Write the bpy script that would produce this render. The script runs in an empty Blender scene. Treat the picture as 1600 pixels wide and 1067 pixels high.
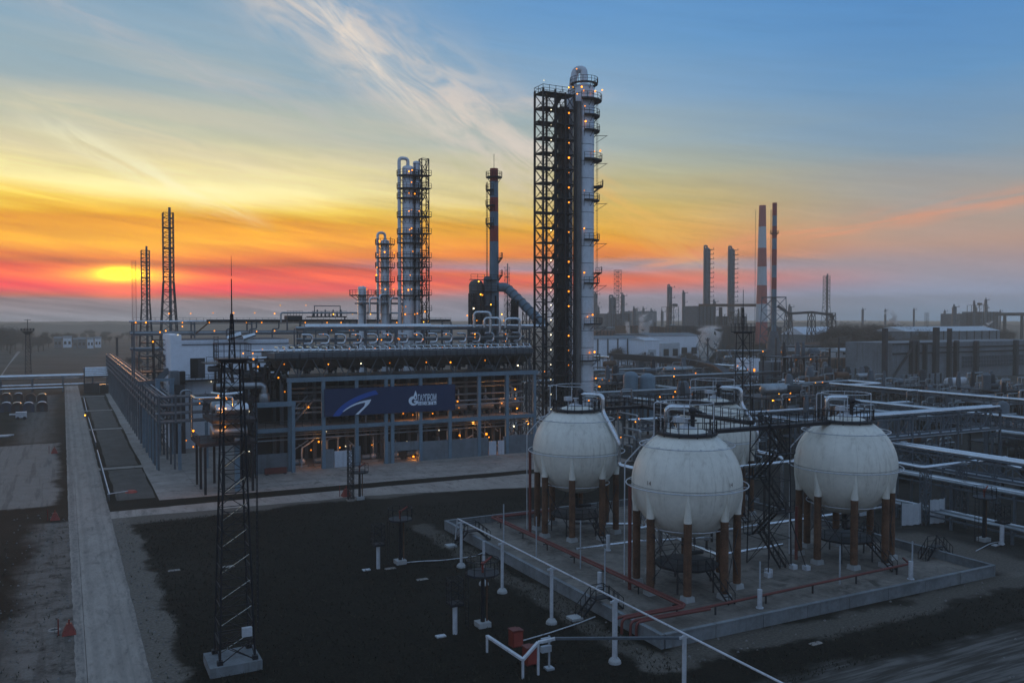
import bpy, math, random
from mathutils import Vector, Matrix
random.seed(7)
R = math.radians
SC = bpy.context.scene
# ------------------------------------------------------------------ camera
F, CAMH = 1350.0, 26.0
PITCH = math.atan(36.5/F)
cd = bpy.data.cameras.new("camera"); cam = bpy.data.objects.new("camera", cd)
SC.collection.objects.link(cam); SC.camera = cam
cd.sensor_width = 36.0; cd.lens = 36.0*F/1600; cd.clip_start = 0.5; cd.clip_end = 9000
cam.location = (0, 0, CAMH); cam.rotation_euler = (R(90)-PITCH, 0, 0)
SUN_AZ, SUN_EL = -24.2, 2.75          # degrees, azimuth from +Y towards +X
# ------------------------------------------------------------------ world
SC.view_settings.view_transform = 'Standard'; SC.view_settings.look = 'None'
SC.view_settings.gamma = 1; SC.view_settings.exposure = 0
w = bpy.data.worlds.new("World"); SC.world = w; w.use_nodes = True
NT = w.node_tree; NT.nodes.clear()
def srgb(r, g, b):
    f = lambda c: (c/255/12.92 if c/255 <= .04045 else ((c/255+.055)/1.055)**2.4)
    return (f(r), f(g), f(b), 1)
class NX:
    """tiny node expression helper"""
    def __init__(s, nt): s.nt = nt
    def n(s, t, **k):
        o = s.nt.nodes.new(t)
        for a, b in k.items(): setattr(o, a, b)
        return o
    def put(s, sock, v):
        if isinstance(v, bpy.types.NodeSocket): s.nt.links.new(v, sock)
        else: sock.default_value = v
    def m(s, op, a, b=0.0, c=0.0, clamp=False):
        o = s.n('ShaderNodeMath', operation=op, use_clamp=clamp)
        s.put(o.inputs[0], a); s.put(o.inputs[1], b); s.put(o.inputs[2], c)
        return o.outputs[0]
    def mix(s, f, a, b, typ='MIX'):
        o = s.n('ShaderNodeMix', data_type='RGBA', blend_type=typ)
        s.put(o.inputs[0], f); s.put(o.inputs[6], a); s.put(o.inputs[7], b)
        return o.outputs[2]
    def xyz(s, x, y, z=0.0):
        o = s.n('ShaderNodeCombineXYZ'); s.put(o.inputs[0], x); s.put(o.inputs[1], y); s.put(o.inputs[2], z)
        return o.outputs[0]
    def noise(s, vec, scale, detail=4, rough=.55, dist=0.0):
        o = s.n('ShaderNodeTexNoise'); s.put(o.inputs['Vector'], vec); o.inputs['Scale'].default_value = scale
        o.inputs['Detail'].default_value = detail; o.inputs['Roughness'].default_value = rough
        o.inputs['Distortion'].default_value = dist
        return o.outputs['Fac']
    def ss(s, x, a, b, lo=0.0, hi=1.0):
        o = s.n('ShaderNodeMapRange', interpolation_type='SMOOTHSTEP')
        s.put(o.inputs[0], x); o.inputs[1].default_value = a; o.inputs[2].default_value = b
        o.inputs[3].default_value = lo; o.inputs[4].default_value = hi
        return o.outputs[0]
    def ramp(s, f, stops, interp='LINEAR'):
        o = s.n('ShaderNodeValToRGB'); s.put(o.inputs[0], f); cr = o.color_ramp; cr.interpolation = interp
        cr.elements[0].position = stops[0][0]; cr.elements[0].color = stops[0][1]
        cr.elements[1].position = stops[-1][0]; cr.elements[1].color = stops[-1][1]
        for p, c in stops[1:-1]:
            e = cr.elements.new(p); e.color = c
        return o.outputs[0]
X = NX(NT)
tc = X.n('ShaderNodeTexCoord'); sp = X.n('ShaderNodeSeparateXYZ'); NT.links.new(tc.outputs['Generated'], sp.inputs[0])
dx, dy, dz = sp.outputs
az = X.m('MULTIPLY', X.m('ARCTAN2', dx, dy), 57.2958)
el = X.m('MULTIPLY', X.m('ARCSINE', dz), 57.2958)
tt = X.m('ADD', el, X.m('MULTIPLY', az, 0.14))            # long streaks fall gently towards the right
sA = X.noise(X.xyz(X.m('MULTIPLY', az, .035), X.m('MULTIPLY', tt, .42)), 1.0, 5, .6, .4)
sB = X.noise(X.xyz(X.m('MULTIPLY', az, .10), X.m('MULTIPLY', tt, 1.5), 5.0), 1.0, 5, .6, .3)
sC = X.noise(X.xyz(X.m('MULTIPLY', az, .016), X.m('MULTIPLY', el, .5), 9.0), 1.0, 3, .5, .2)
sD = X.noise(X.xyz(X.m('MULTIPLY', az, .22), X.m('MULTIPLY', tt, 3.6), 2.0), 1.0, 4, .6, .6)
wamp = X.ss(el, 1.5, 9.0, .5, 2.6)
warp = X.m('MULTIPLY', X.m('ADD', X.m('SUBTRACT', sA, .5), X.m('MULTIPLY', X.m('SUBTRACT', sC, .5), .8)), wamp)
e2 = X.m('ADD', el, warp)
fe = X.m('DIVIDE', e2, 30.0, clamp=True)
def R_(lst): return [(e/30.0, srgb(*c)) for e, c in lst]
ZEN = (30, (128, 156, 192))
rampL = X.ramp(fe, R_([(0, (134, 130, 136)), (1.1, (146, 126, 126)), (1.5, (206, 98, 62)), (1.9, (246, 84, 14)), (2.5, (255, 108, 2)),
    (3.0, (228, 82, 26)), (3.35, (186, 82, 62)), (3.7, (240, 114, 16)), (4.6, (255, 174, 0)), (5.3, (246, 166, 14)), (6.0, (228, 154, 38)),
    (6.9, (250, 210, 84)), (8.0, (255, 238, 162)), (9.6, (226, 214, 166)), (11.2, (196, 196, 170)), (14, (154, 174, 182)),
    (17, (138, 168, 188)), (20.5, (126, 160, 188)), ZEN]))
rampM = X.ramp(fe, R_([(0, (134, 134, 148)), (1.5, (146, 132, 142)), (2.0, (190, 116, 104)), (2.45, (228, 106, 66)), (2.85, (206, 116, 92)), (3.25, (154, 140, 152)),
    (3.7, (160, 140, 142)), (4.1, (228, 132, 48)), (4.8, (234, 146, 34)), (5.8, (226, 168, 60)), (7.2, (208, 180, 96)), (9.1, (188, 182, 142)),
    (11.6, (160, 174, 174)), (14.4, (136, 166, 192)), (17.5, (110, 156, 198)), (20.5, (98, 148, 200)), ZEN]))
rampR = X.ramp(fe, R_([(0, (122, 136, 158)), (1.8, (138, 140, 158)), (2.8, (152, 142, 150)), (3.6, (160, 142, 144)), (4.6, (178, 148, 134)), (5.8, (172, 152, 140)), (7.5, (160, 156, 152)),
    (10.0, (132, 154, 172)), (14, (104, 148, 190)), (20, (82, 136, 194)), ZEN]))
rampB = X.ramp(fe, R_([(0, (158, 174, 198)), (8, (156, 178, 210)), (20, (138, 166, 208)), ZEN]))
c1 = X.mix(X.ss(az, -20, 6), rampL, rampM)
c1 = X.mix(X.ss(az, 4, 27), c1, rampR)
c1 = X.mix(X.ss(az, 35, 95), c1, rampB)
c1 = X.mix(X.ss(az, -45, -110), c1, rampB)
# fine banding of the lit cloud sheet, strongest low on the left
low = X.m('MULTIPLY', X.ss(el, 13, 3), X.ss(az, 34, -8))
band = X.m('ADD', 1.0, X.m('MULTIPLY', X.m('ADD', X.m('MULTIPLY', X.m('SUBTRACT', sB, .5), 1.3), X.m('MULTIPLY', X.m('SUBTRACT', sD, .5), .5)), X.m('ADD', X.m('MULTIPLY', low, .75), .12)))
sc_ = X.n('ShaderNodeVectorMath', operation='SCALE'); NT.links.new(c1, sc_.inputs[0]); NT.links.new(band, sc_.inputs['Scale']); c1 = sc_.outputs[0]
# veil of cream cloud mid height on the left
v1 = X.m('MULTIPLY', X.m('MULTIPLY', X.ss(sA, .42, .68), X.m('MULTIPLY', X.ss(el, 7, 10), X.ss(el, 20, 12))), X.ss(az, 14, -10))
c1 = X.mix(X.m('MULTIPLY', v1, .38), c1, srgb(222, 206, 178))
# cirrus: a long diagonal feather from the top towards the centre
def feather(a0, e0, a1, e1, wd, seed, col, amt, sa=.2, sb=1.2):
    global c1
    L = math.hypot(a1-a0, e1-e0); ux, uy = (a1-a0)/L, (e1-e0)/L
    ra, re = X.m('SUBTRACT', az, a0), X.m('SUBTRACT', el, e0)
    s_ = X.m('ADD', X.m('MULTIPLY', ra, ux), X.m('MULTIPLY', re, uy))
    t_ = X.m('SUBTRACT', X.m('MULTIPLY', re, ux), X.m('MULTIPLY', ra, uy))
    n1 = X.noise(X.xyz(X.m('MULTIPLY', s_, sa), X.m('MULTIPLY', t_, sb), seed), 1.0, 6, .62, .9)
    n2 = X.noise(X.xyz(X.m('MULTIPLY', s_, .13), 0.0, seed+3), 1.0, 2, .5)
    t2 = X.m('ADD', t_, X.m('MULTIPLY', X.m('SUBTRACT', n2, .5), 3.0))
    g = X.m('POWER', 2.718, X.m('MULTIPLY', -1.0, X.m('POWER', X.m('ABSOLUTE', X.m('DIVIDE', t2, wd)), 2.0)))
    ends = X.m('MULTIPLY', X.ss(s_, -2.5, 2), X.ss(s_, L+5, L-3))
    k = X.m('MULTIPLY', X.m('MULTIPLY', g, ends), X.m('MULTIPLY', X.ss(n1, .30, .66), amt))
    c1 = X.mix(k, c1, srgb(*col))
feather(-17, 21.5, 2.5, 9.8, 2.5, 1.0, (222, 208, 196), .78, .22, .8)
feather(-13, 19.5, -6, 13.4, .75, 4.0, (236, 222, 206), .75, .25, 1.8)
feather(-9, 13.8, 3.5, 14.2, .55, 7.0, (206, 196, 190), .55)
feather(-32, 19, -12, 12.5, .9, 11.0, (196, 190, 190), .38)
feather(-30, 12, 0, 7.4, 1.2, 13.0, (236, 220, 182), .32)
feather(-28, 11, -18, 6.6, .7, 15.0, (255, 250, 214), .5)
feather(7, 3.6, 34, 7.4, .55, 17.0, (226, 150, 112), .62, .1, 1.6)
feather(4, 8.8, 12, 4.2, 1.2, 19.0, (232, 182, 100), .5)
# glow round the sun and the flattened disc seen through the haze
def glow(a0, e0, wa, we, p=1.0):
    q = X.m('ADD', X.m('POWER', X.m('ABSOLUTE', X.m('DIVIDE', X.m('SUBTRACT', az, a0), wa)), 2.0), X.m('POWER', X.m('ABSOLUTE', X.m('DIVIDE', X.m('SUBTRACT', el, e0), we)), 2.0))
    return X.m('POWER', 2.718, X.m('MULTIPLY', -1.0, q))
c1 = X.mix(X.m('MULTIPLY', glow(SUN_AZ-.4, 4.3, 9, 1.2), X.m('ADD', .1, X.m('MULTIPLY', sB, .45))), c1, (1.1, .62, .01, 1))
c1 = X.mix(X.m('MULTIPLY', glow(-19, 7.7, 7, .75), .5), c1, (1.15, 1.0, .55, 1))
sunb = X.m('MULTIPLY', glow(SUN_AZ, 2.55, 2.9, .5), X.m('ADD', .4, X.m('MULTIPLY', sD, .6)))
c1 = X.mix(sunb, c1, (2.0, 1.05, .01, 1))
c1 = X.mix(glow(SUN_AZ-.1, 2.68, .95, .30), c1, (4.5, 3.1, .05, 1))
c1 = X.mix(X.m('MULTIPLY', glow(SUN_AZ-.1, 1.65, 1.6, .4), .7), c1, (1.2, .22, .03, 1))
# the sky itself is brighter than it looks through the ground haze (haze top HZ m above the eye, density SG)
SG, HZ, HL = .00047, 80.0, 2900.0
path = X.m('MINIMUM', HL, X.m('DIVIDE', HZ, X.m('SINE', X.m('MULTIPLY', X.m('MAXIMUM', el, .5), .0174533))))
Tm = X.m('POWER', 2.718, X.m('MULTIPLY', path, -SG))
air = X.n('ShaderNodeVectorMath', operation='SCALE'); air.inputs[0].default_value = (.165, .14, .135); X.put(air.inputs['Scale'], X.m('SUBTRACT', 1.0, Tm))
s1 = X.n('ShaderNodeVectorMath', operation='SUBTRACT'); NT.links.new(c1, s1.inputs[0]); NT.links.new(air.outputs[0], s1.inputs[1])
s2 = X.n('ShaderNodeVectorMath', operation='SCALE'); NT.links.new(s1.outputs[0], s2.inputs[0]); X.put(s2.inputs['Scale'], X.m('DIVIDE', 1.0, Tm))
s3 = X.n('ShaderNodeVectorMath', operation='MAXIMUM'); NT.links.new(s2.outputs[0], s3.inputs[0]); s3.inputs[1].default_value = (.004, .004, .004)
c1 = X.mix(X.m('MULTIPLY', X.ss(az, -75, -45), X.ss(az, 60, 40)), c1, s3.outputs[0])
sky = X.n('ShaderNodeTexSky', sky_type='NISHITA'); sky.sun_disc = False
sky.sun_elevation = R(SUN_EL); sky.sun_rotation = R(SUN_AZ)
sk = X.n('ShaderNodeVectorMath', operation='SCALE'); NT.links.new(sky.outputs[0], sk.inputs[0]); sk.inputs['Scale'].default_value = .10
up = X.ss(el, 24, 50)
ad = X.n('ShaderNodeVectorMath', operation='ADD'); NT.links.new(c1, ad.inputs[0])
sk2 = X.mix(up, (0, 0, 0, 1), sk.outputs[0]); NT.links.new(sk2, ad.inputs[1])
# below the horizon the sheet of ground takes over
c2 = X.mix(X.ss(el, -.2, -4), ad.outputs[0], (.03, .033, .04, 1))
bg = X.n('ShaderNodeBackground'); NT.links.new(c2, bg.inputs[0]); bg.inputs[1].default_value = 1.0
wo = X.n('ShaderNodeOutputWorld'); NT.links.new(bg.outputs[0], wo.inputs[0])
# ------------------------------------------------------------------ sun
sd = bpy.data.lights.new("sun", 'SUN'); sun = bpy.data.objects.new("sun", sd); SC.collection.objects.link(sun)
sd.energy = 0.6; sd.angle = R(1.5); sd.color = (1.0, .42, .12)
sdir = Vector((math.sin(R(SUN_AZ))*math.cos(R(SUN_EL)), math.cos(R(SUN_AZ))*math.cos(R(SUN_EL)), math.sin(R(SUN_EL))))
sun.rotation_euler = sdir.to_track_quat('Z', 'Y').to_euler(); sun.location = sdir*400
try:
    SC.cycles.use_light_tree = True; SC.cycles.max_bounces = 5; SC.cycles.sample_clamp_indirect = 2.0
    SC.cycles.volume_step_rate = 2; SC.cycles.volume_bounces = 2
except Exception: pass
# ------------------------------------------------------------------ frame of the plant: u along the facades, v along the road
TH = R(27.5); CT, ST = math.cos(TH), math.sin(TH)
def W(u, v, z=0): return Vector((u*CT-v*ST, u*ST+v*CT, z))
def ray(px, py):
    x = (px-800)/F; y = -(py-533.5)/F
    return x, math.cos(PITCH)+y*math.sin(PITCH), y*math.cos(PITCH)-math.sin(PITCH)
def g(px, py, z=0):
    r = ray(px, py); t = (z-CAMH)/r[2]; a, b = r[0]*t, r[1]*t
    return a*CT+b*ST, -a*ST+b*CT
def av(px, py, v):
    r = ray(px, py); t = v/(-r[0]*ST+r[1]*CT); return (r[0]*CT+r[1]*ST)*t, v, CAMH+r[2]*t
def ay(px, py, Y):                                      # point of the view ray at distance Y ahead
    r = ray(px, py); t = Y/r[1]; a, b = r[0]*t, Y
    return a*CT+b*ST, -a*ST+b*CT, CAMH+r[2]*t
# ------------------------------------------------------------------ materials
MATS = {}
def mat(name, col, rough=.6, metal=0.0, var=.25, scale=1.0, streak=0.0, dirt=None, dirt_amt=.0, bump=0.0, spec=.4, stretch=(1, 1, 1), grid=None, tracks=None):
    m = bpy.data.materials.new(name); m.use_nodes = True; nt = m.node_tree; nt.nodes.clear(); x = NX(nt)
    b = x.n('ShaderNodeBsdfPrincipled'); o = x.n('ShaderNodeOutputMaterial'); nt.links.new(b.outputs[0], o.inputs[0])
    t = x.n('ShaderNodeTexCoord').outputs['Object']
    mp = x.n('ShaderNodeMapping'); nt.links.new(t, mp.inputs[0]); mp.inputs['Scale'].default_value = stretch; t = mp.outputs[0]
    n1 = x.noise(t, .35*scale, 6, .65); n2 = x.noise(t, 3.2*scale, 4, .6)
    lo = tuple(c*(1-var) for c in col[:3])+(1,); hi = tuple(min(1, c*(1+var)) for c in col[:3])+(1,)
    f = x.m('ADD', x.m('MULTIPLY', n1, .65), x.m('MULTIPLY', n2, .35))
    c = x.mix(x.ss(f, .32, .68), lo, hi)
    if streak:
        mp2 = x.n('ShaderNodeMapping'); nt.links.new(t, mp2.inputs[0]); mp2.inputs['Scale'].default_value = (2.2, 2.2, .12)
        n3 = x.noise(mp2.outputs[0], 1.0*scale, 5, .7)
        d = dirt or (.06, .045, .035, 1)
        c = x.mix(x.m('MULTIPLY', x.ss(n3, .5, .78), streak), c, d if len(d) == 4 else d+(1,))
    if dirt_amt:
        n4 = x.noise(t, .9*scale, 7, .7, .5); d = dirt or (.06, .045, .035)
        c = x.mix(x.m('MULTIPLY', x.ss(n4, .5, .7), dirt_amt), c, tuple(d[:3])+(1,))
    if grid:                                          # cast slab joints
        gp = x.n('ShaderNodeTexCoord').outputs['Object']; br_ = x.n('ShaderNodeTexBrick'); nt.links.new(gp, br_.inputs['Vector']); br_.inputs['Scale'].default_value = 1
        br_.inputs['Brick Width'].default_value = grid[0]; br_.inputs['Row Height'].default_value = grid[1]; br_.inputs['Mortar Size'].default_value = .035; br_.offset = 0
        br_.inputs['Color1'].default_value = (.86, .86, .86, 1); br_.inputs['Color2'].default_value = (1, 1, 1, 1); br_.inputs['Mortar'].default_value = (.45, .45, .45, 1)
        c = x.mix(1.0, c, br_.outputs['Color'], 'MULTIPLY')
    if tracks:                                        # worn wheel tracks
        sx = x.n('ShaderNodeSeparateXYZ'); nt.links.new(x.n('ShaderNodeTexCoord').outputs['Object'], sx.inputs[0])
        wv = x.m('MULTIPLY', x.m('SUBTRACT', x.noise(x.xyz(0.0, x.m('MULTIPLY', sx.outputs[1], .06)), 1.0, 2), .5), .8)
        for c0, wd, am in tracks:
            dd = x.m('ABSOLUTE', x.m('SUBTRACT', x.m('ADD', sx.outputs[0], wv), c0)); k = x.m('MULTIPLY', x.ss(dd, wd, wd*.3), x.m('MULTIPLY', x.ss(n2, .3, .7), am))
            c = x.mix(k, c, (.12, .11, .10, 1))
    nt.links.new(c, b.inputs['Base Color']); b.inputs['Metallic'].default_value = metal
    nt.links.new(x.m('ADD', rough-.08, x.m('MULTIPLY', n2, .16)), b.inputs['Roughness'])
    b.inputs['Specular IOR Level'].default_value = spec
    if bump:
        bp = x.n('ShaderNodeBump'); bp.inputs['Strength'].default_value = bump; bp.inputs['Distance'].default_value = .05
        nt.links.new(x.noise(t, 6*scale, 6, .7), bp.inputs['Height']); nt.links.new(bp.outputs[0], b.inputs['Normal'])
    MATS[name] = m; return m
def emis(name, col, st):
    m = bpy.data.materials.new(name); m.use_nodes = True; nt = m.node_tree; nt.nodes.clear(); x = NX(nt)
    e = x.n('ShaderNodeEmission'); e.inputs[0].default_value = col+(1,); e.inputs[1].default_value = st
    o = x.n('ShaderNodeOutputMaterial'); nt.links.new(e.outputs[0], o.inputs[0]); MATS[name] = m; return m
mat('steel_dark', (.028, .030, .036), .6, .2, .35, 1, .25, (.09, .05, .03, 1))
mat('steel_black', (.012, .013, .018), .6, .1, .4)
mat('steel_grey', (.10, .12, .14), .55, .2, .25, 1, .3)
mat('steel_blue', (.15, .22, .275), .55, .1, .18, 1, .35, (.08, .07, .06, 1))
mat('steel_light', (.42, .46, .50), .45, .3, .2, 1, .2)
mat('zinc', (.62, .65, .68), .22, .96, .15, 1, .15)
mat('zinc_dull', (.30, .33, .35), .38, .8, .25, 1, .25)
mat('white_paint', (.52, .54, .57), .5, 0, .2, 1, .5)
mat('sphere_white', (.76, .735, .65), .42, 0, .09, .6, .6, (.32, .28, .21, 1), .16, 0, .4)
mat('sphere_leg', (.12, .058, .032), .85, 0, .45, 2, .6, (.035, .022, .016, 1), .5)
mat('cap_white', (.36, .37, .37), .6, 0, .12, 1, .35, (.2, .15, .1, 1))
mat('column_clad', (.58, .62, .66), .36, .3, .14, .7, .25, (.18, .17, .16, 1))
mat('dark_vessel_and_shade', (.12, .115, .11), .6, .2, .3, .7, .4)  # painted shade of the tallest column's left side, and a dark vessel's own colour
mat('concrete', (.31, .28, .25), .9, 0, .25, .6, 0, (.075, .07, .062), .7, .3, grid=(6.0, 3.0))
mat('concrete_wall', (.17, .185, .195), .85, 0, .3, .7, .6, (.09, .085, .075, 1), .2, .2)
mat('concrete_pad', (.18, .158, .135), .9, 0, .4, .5, 0, (.04, .036, .03), .85, .4, grid=(6.0, 6.0))
mat('road', (.30, .262, .228), .92, 0, .2, 1.2, 0, (.085, .078, .072),   .6, .4, .3, (1, .3, 1), tracks=((1.3, .35, .5), (2.9, .35, .5), (.2, .5, .8), (4.6, .5, .8), (3.6, .12, .4)))
mat('red_pipe', (.15, .036, .03), .55, .1, .25, 1, .3)
mat('red_box', (.20, .028, .018), .5, 0, .25, 1, .2)
mat('red_paint', (.33, .055, .04), .6, 0, .2, .4, .3)
mat('stack_white', (.50, .53, .55), .6, 0, .15, .3, .3)
mat('stack_red', (.40, .09, .075), .6, 0, .2, .3, .3)
mat('stack_dark', (.32, .06, .045), .6, 0, .2, .3, .3)
mat('wall_white', (.80, .85, .92), .7, 0, .08, .4, .25, (.22, .23, .26, 1))
mat('wall_grey', (.16, .18, .20), .8, 0, .25, .3, .6)
mat('wall_brick', (.16, .085, .06), .85, 0, .3, .4, .3)
mat('roof_dark', (.05, .05, .055), .8, 0, .3, .4, 0)
mat('opening', (.01, .011, .013), .4, 0, .3)
mat('glass_dark', (.05, .06, .075), .15, 0, .3)
mat('hood', (.065, .058, .052), .55, .3, .3, .7, .3)
mat('bundle', (.10, .11, .12), .6, .3, .35, 1, .2)
mat('rust', (.11, .055, .03), .8, .1, .4, 1, .3)
mat('grating', (.03, .033, .042), .7, .3, .3)
mat('banner_navy', (.010, .028, .088), .55, 0, .10, .4)
mat('banner_blue', (.016, .085, .38), .55, 0, .08, .4)
mat('banner_white', (.72, .82, .92), .55, 0, .05, .4)
mat('grass_dark', (.018, .016, .010), .95, 0, .3)
mat('sphere_seam', (.50, .48, .42), .6, 0, .1)
mat('bed_soil', (.085, .078, .068), .95, 0, .35, .6, 0, (.04, .036, .03), .6, .3)
mat('grass_pale', (.04, .036, .022), .95, 0, .4)
mat('pebble', (.16, .15, .14), .9, 0, .5)
mat('door_white', (.52, .56, .62), .5, 0, .1, 1, .3)
mat('bark', (.045, .036, .03), .9, 0, .3)
mat('twig', (.075, .058, .045), .9, 0, .35)
mat('barrel_cloth', (.055, .032, .028), .7, 0, .4)
mat('barrel_blue', (.035, .045, .075), .7, 0, .4)
mat('snow_white', (.50, .53, .56), .6, 0, .1)
emis('lamp_orange', (1.0, .27, .012), 2.7)
emis('lamp_yellow', (1.0, .42, .03), 3.2)
emis('lamp_white', (1.0, .85, .55), 3.0)
for a_, c_, s_ in (('orange', (1.0, .27, .012), 2.7), ('yellow', (1.0, .42, .03), 3.2), ('white', (1.0, .85, .55), 3.0)):
    emis('lamp_%s_dim' % a_, c_, s_*.42); emis('lamp_%s_bright' % a_, c_, s_*1.7)
# ------------------------------------------------------------------ mesh builder (plant coordinates)
class M:
    def __init__(s): s.v = []; s.f = []
    def add(s, vs, fs):
        b = len(s.v); s.v += [tuple(q) for q in vs]; s.f += [tuple(b+i for i in q) for q in fs]; return s
    def box(s, u0, u1, v0, v1, z0, z1):
        return s.add([(u0, v0, z0), (u1, v0, z0), (u1, v1, z0), (u0, v1, z0), (u0, v0, z1), (u1, v0, z1), (u1, v1, z1), (u0, v1, z1)],
                     [(0, 3, 2, 1), (4, 5, 6, 7), (0, 1, 5, 4), (1, 2, 6, 5), (2, 3, 7, 6), (3, 0, 4, 7)])
    def cb(s, c, d): return s.box(c[0]-d[0]/2, c[0]+d[0]/2, c[1]-d[1]/2, c[1]+d[1]/2, c[2]-d[2]/2, c[2]+d[2]/2)
    def frustum(s, c, d0, d1, z0, z1):
        a, b = d0[0]/2, d0[1]/2; e, f = d1[0]/2, d1[1]/2
        return s.add([(c[0]-a, c[1]-b, z0), (c[0]+a, c[1]-b, z0), (c[0]+a, c[1]+b, z0), (c[0]-a, c[1]+b, z0),
                      (c[0]-e, c[1]-f, z1), (c[0]+e, c[1]-f, z1), (c[0]+e, c[1]+f, z1), (c[0]-e, c[1]+f, z1)],
                     [(0, 3, 2, 1), (4, 5, 6, 7), (0, 1, 5, 4), (1, 2, 6, 5), (2, 3, 7, 6), (3, 0, 4, 7)])
    def bar(s, p, q, w, h=None):
        p, q = Vector(p), Vector(q); d = q-p
        if d.length < 1e-5: return s
        d.normalize(); h = h or w
        a = d.cross(Vector((0, 0, 1)))
        if a.length < .01: a = Vector((1, 0, 0))
        a.normalize(); b = a.cross(d).normalized()
        vs = [e+a*(i*w/2)+b*(j*h/2) for e in (p, q) for i, j in ((-1, -1), (1, -1), (1, 1), (-1, 1))]
        return s.add(vs, [(0, 1, 2, 3), (7, 6, 5, 4), (0, 4, 5, 1), (1, 5, 6, 2), (2, 6, 7, 3), (3, 7, 4, 0)])
    def tube(s, p, q, r, r2=None, n=8, cap=True):
        p, q = Vector(p), Vector(q); d = (q-p)
        if d.length < 1e-5: return s
        d.normalize(); r2 = r if r2 is None else r2
        a = d.cross(Vector((0, 0, 1)))
        if a.length < .01: a = Vector((1, 0, 0))
        a.normalize(); b = a.cross(d)
        vs = []; 
        for e, rr in ((p, r), (q, r2)):
            for i in range(n):
                t = 2*math.pi*i/n; vs.append(e+(a*math.cos(t)+b*math.sin(t))*rr)
        fs = [(i, (i+1) % n, n+(i+1) % n, n+i) for i in range(n)]
        if cap: fs += [tuple(range(n-1, -1, -1)), tuple(range(n, 2*n))]
        return s.add(vs, fs)
    def pipe(s, pts, r, n=8, bend=None, closed=False):
        P = [Vector(p) for p in pts]
        bend = r*2.5 if bend is None else bend
        Q = []
        for i, p in enumerate(P):
            if (0 < i < len(P)-1) and bend > 0:
                a, b = P[i-1]-p, P[i+1]-p
                k = min(bend, a.length*.45, b.length*.45); a.normalize(); b.normalize()
                if abs(a.dot(b)) > .995: Q.append(p); continue
                s0, s1 = p+a*k, p+b*k
                for j in range(5):
                    t = j/4; Q.append(s0*(1-t)**2+p*2*t*(1-t)+s1*t*t)
            else: Q.append(p)
        return s.sweep(Q, r, n, closed)
    def sweep(s, Q, r, n=8, closed=False):
        Q = [Vector(q) for q in Q]; vs = []; m_ = len(Q); a = None
        for i, p in enumerate(Q):
            if closed: d = (Q[(i+1) % m_]-Q[i-1])
            else: d = Q[min(i+1, m_-1)]-Q[max(i-1, 0)]
            d = d.normalized()
            if a is None:
                a = d.cross(Vector((0, 0, 1)))
                if a.length < .01: a = Vector((1, 0, 0))
            a = (a-d*a.dot(d))
            if a.length < 1e-4: a = d.orthogonal()
            a.normalize(); b = d.cross(a)
            rr = r[i] if isinstance(r, (list, tuple)) else r
            for j in range(n):
                t = 2*math.pi*j/n; vs.append(p+(a*math.cos(t)+b*math.sin(t))*rr)
        fs = []
        for i in range(m_ if closed else m_-1):
            k = (i+1) % m_
            for j in range(n): fs.append((i*n+j, i*n+(j+1) % n, k*n+(j+1) % n, k*n+j))
        if not closed: fs += [tuple(range(n-1, -1, -1)), tuple((m_-1)*n+j for j in range(n))]
        return s.add(vs, fs)
    def ring(s, c, Rr, r, n=36, k=6):
        c = Vector(c)
        return s.sweep([c+Vector((math.cos(2*math.pi*i/n), math.sin(2*math.pi*i/n), 0))*Rr for i in range(n)], r, k, True)
    def lathe(s, c, prof, n=24, a0=0, a1=360):
        vs = []; full = abs(a1-a0) >= 360; k = n if full else n+1
        for (r, z) in prof:
            for i in range(k):
                t = R(a0+(a1-a0)*i/n); vs.append((c[0]+r*math.cos(t), c[1]+r*math.sin(t), c[2]+z))
        fs = []
        for j in range(len(prof)-1):
            for i in range(n):
                i2 = (i+1) % k if full else i+1
                fs.append((j*k+i, j*k+i2, (j+1)*k+i2, (j+1)*k+i))
        return s.add(vs, fs)
    def sph(s, c, r, nu=16, nv=10, sz=1.0):
        return s.lathe(c, [(max(1e-3, r*math.cos(t)), r*sz*math.sin(t)) for t in [(-math.pi/2+math.pi*j/nv) for j in range(nv+1)]], nu)
    def hvessel(s, c, L, r, ax='u', n=16):
        """horizontal drum with dished ends"""
        Q = []; rr = []
        for t, q in ((-1, 0.02), (-.97, .45), (-.9, .75), (-.78, .93), (-.6, 1)):
            Q.append(-L/2+(t+.6)*r); rr.append(q*r)
        xs = Q+[-q for q in reversed(Q)]; rr = rr+list(reversed(rr))
        d = Vector((1, 0, 0)) if ax == 'u' else Vector((0, 1, 0))
        return s.sweep([Vector(c)+d*x for x in xs], rr, n)
    def rail(s, pts, h=1.1, w=.055, sp=1.6, mids=(.5,), closed=False):
        P = [Vector(p) for p in pts]
        if closed: P.append(P[0])
        for a, b in zip(P, P[1:]):
            n = max(1, round((b-a).length/sp))
            for i in range(n+1):
                q = a.lerp(b, i/n); s.bar(q, q+Vector((0, 0, h)), w)
            s.bar(a+Vector((0, 0, h)), b+Vector((0, 0, h)), w)
            for k in mids: s.bar(a+Vector((0, 0, h*k)), b+Vector((0, 0, h*k)), w*.8)
        return s
    def ladder(s, p, z1, w=.5, ax='u', th=.05, step=.6):
        d = Vector((w/2, 0, 0)) if ax == 'u' else Vector((0, w/2, 0)); p = Vector(p); t = Vector((p.x, p.y, z1))
        s.bar(p-d, t-d, th); s.bar(p+d, t+d, th); z = p.z+.3
        while z < z1: s.bar((p.x-d.x, p.y-d.y, z), (p.x+d.x, p.y+d.y, z), th*.7); z += step
        return s
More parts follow.
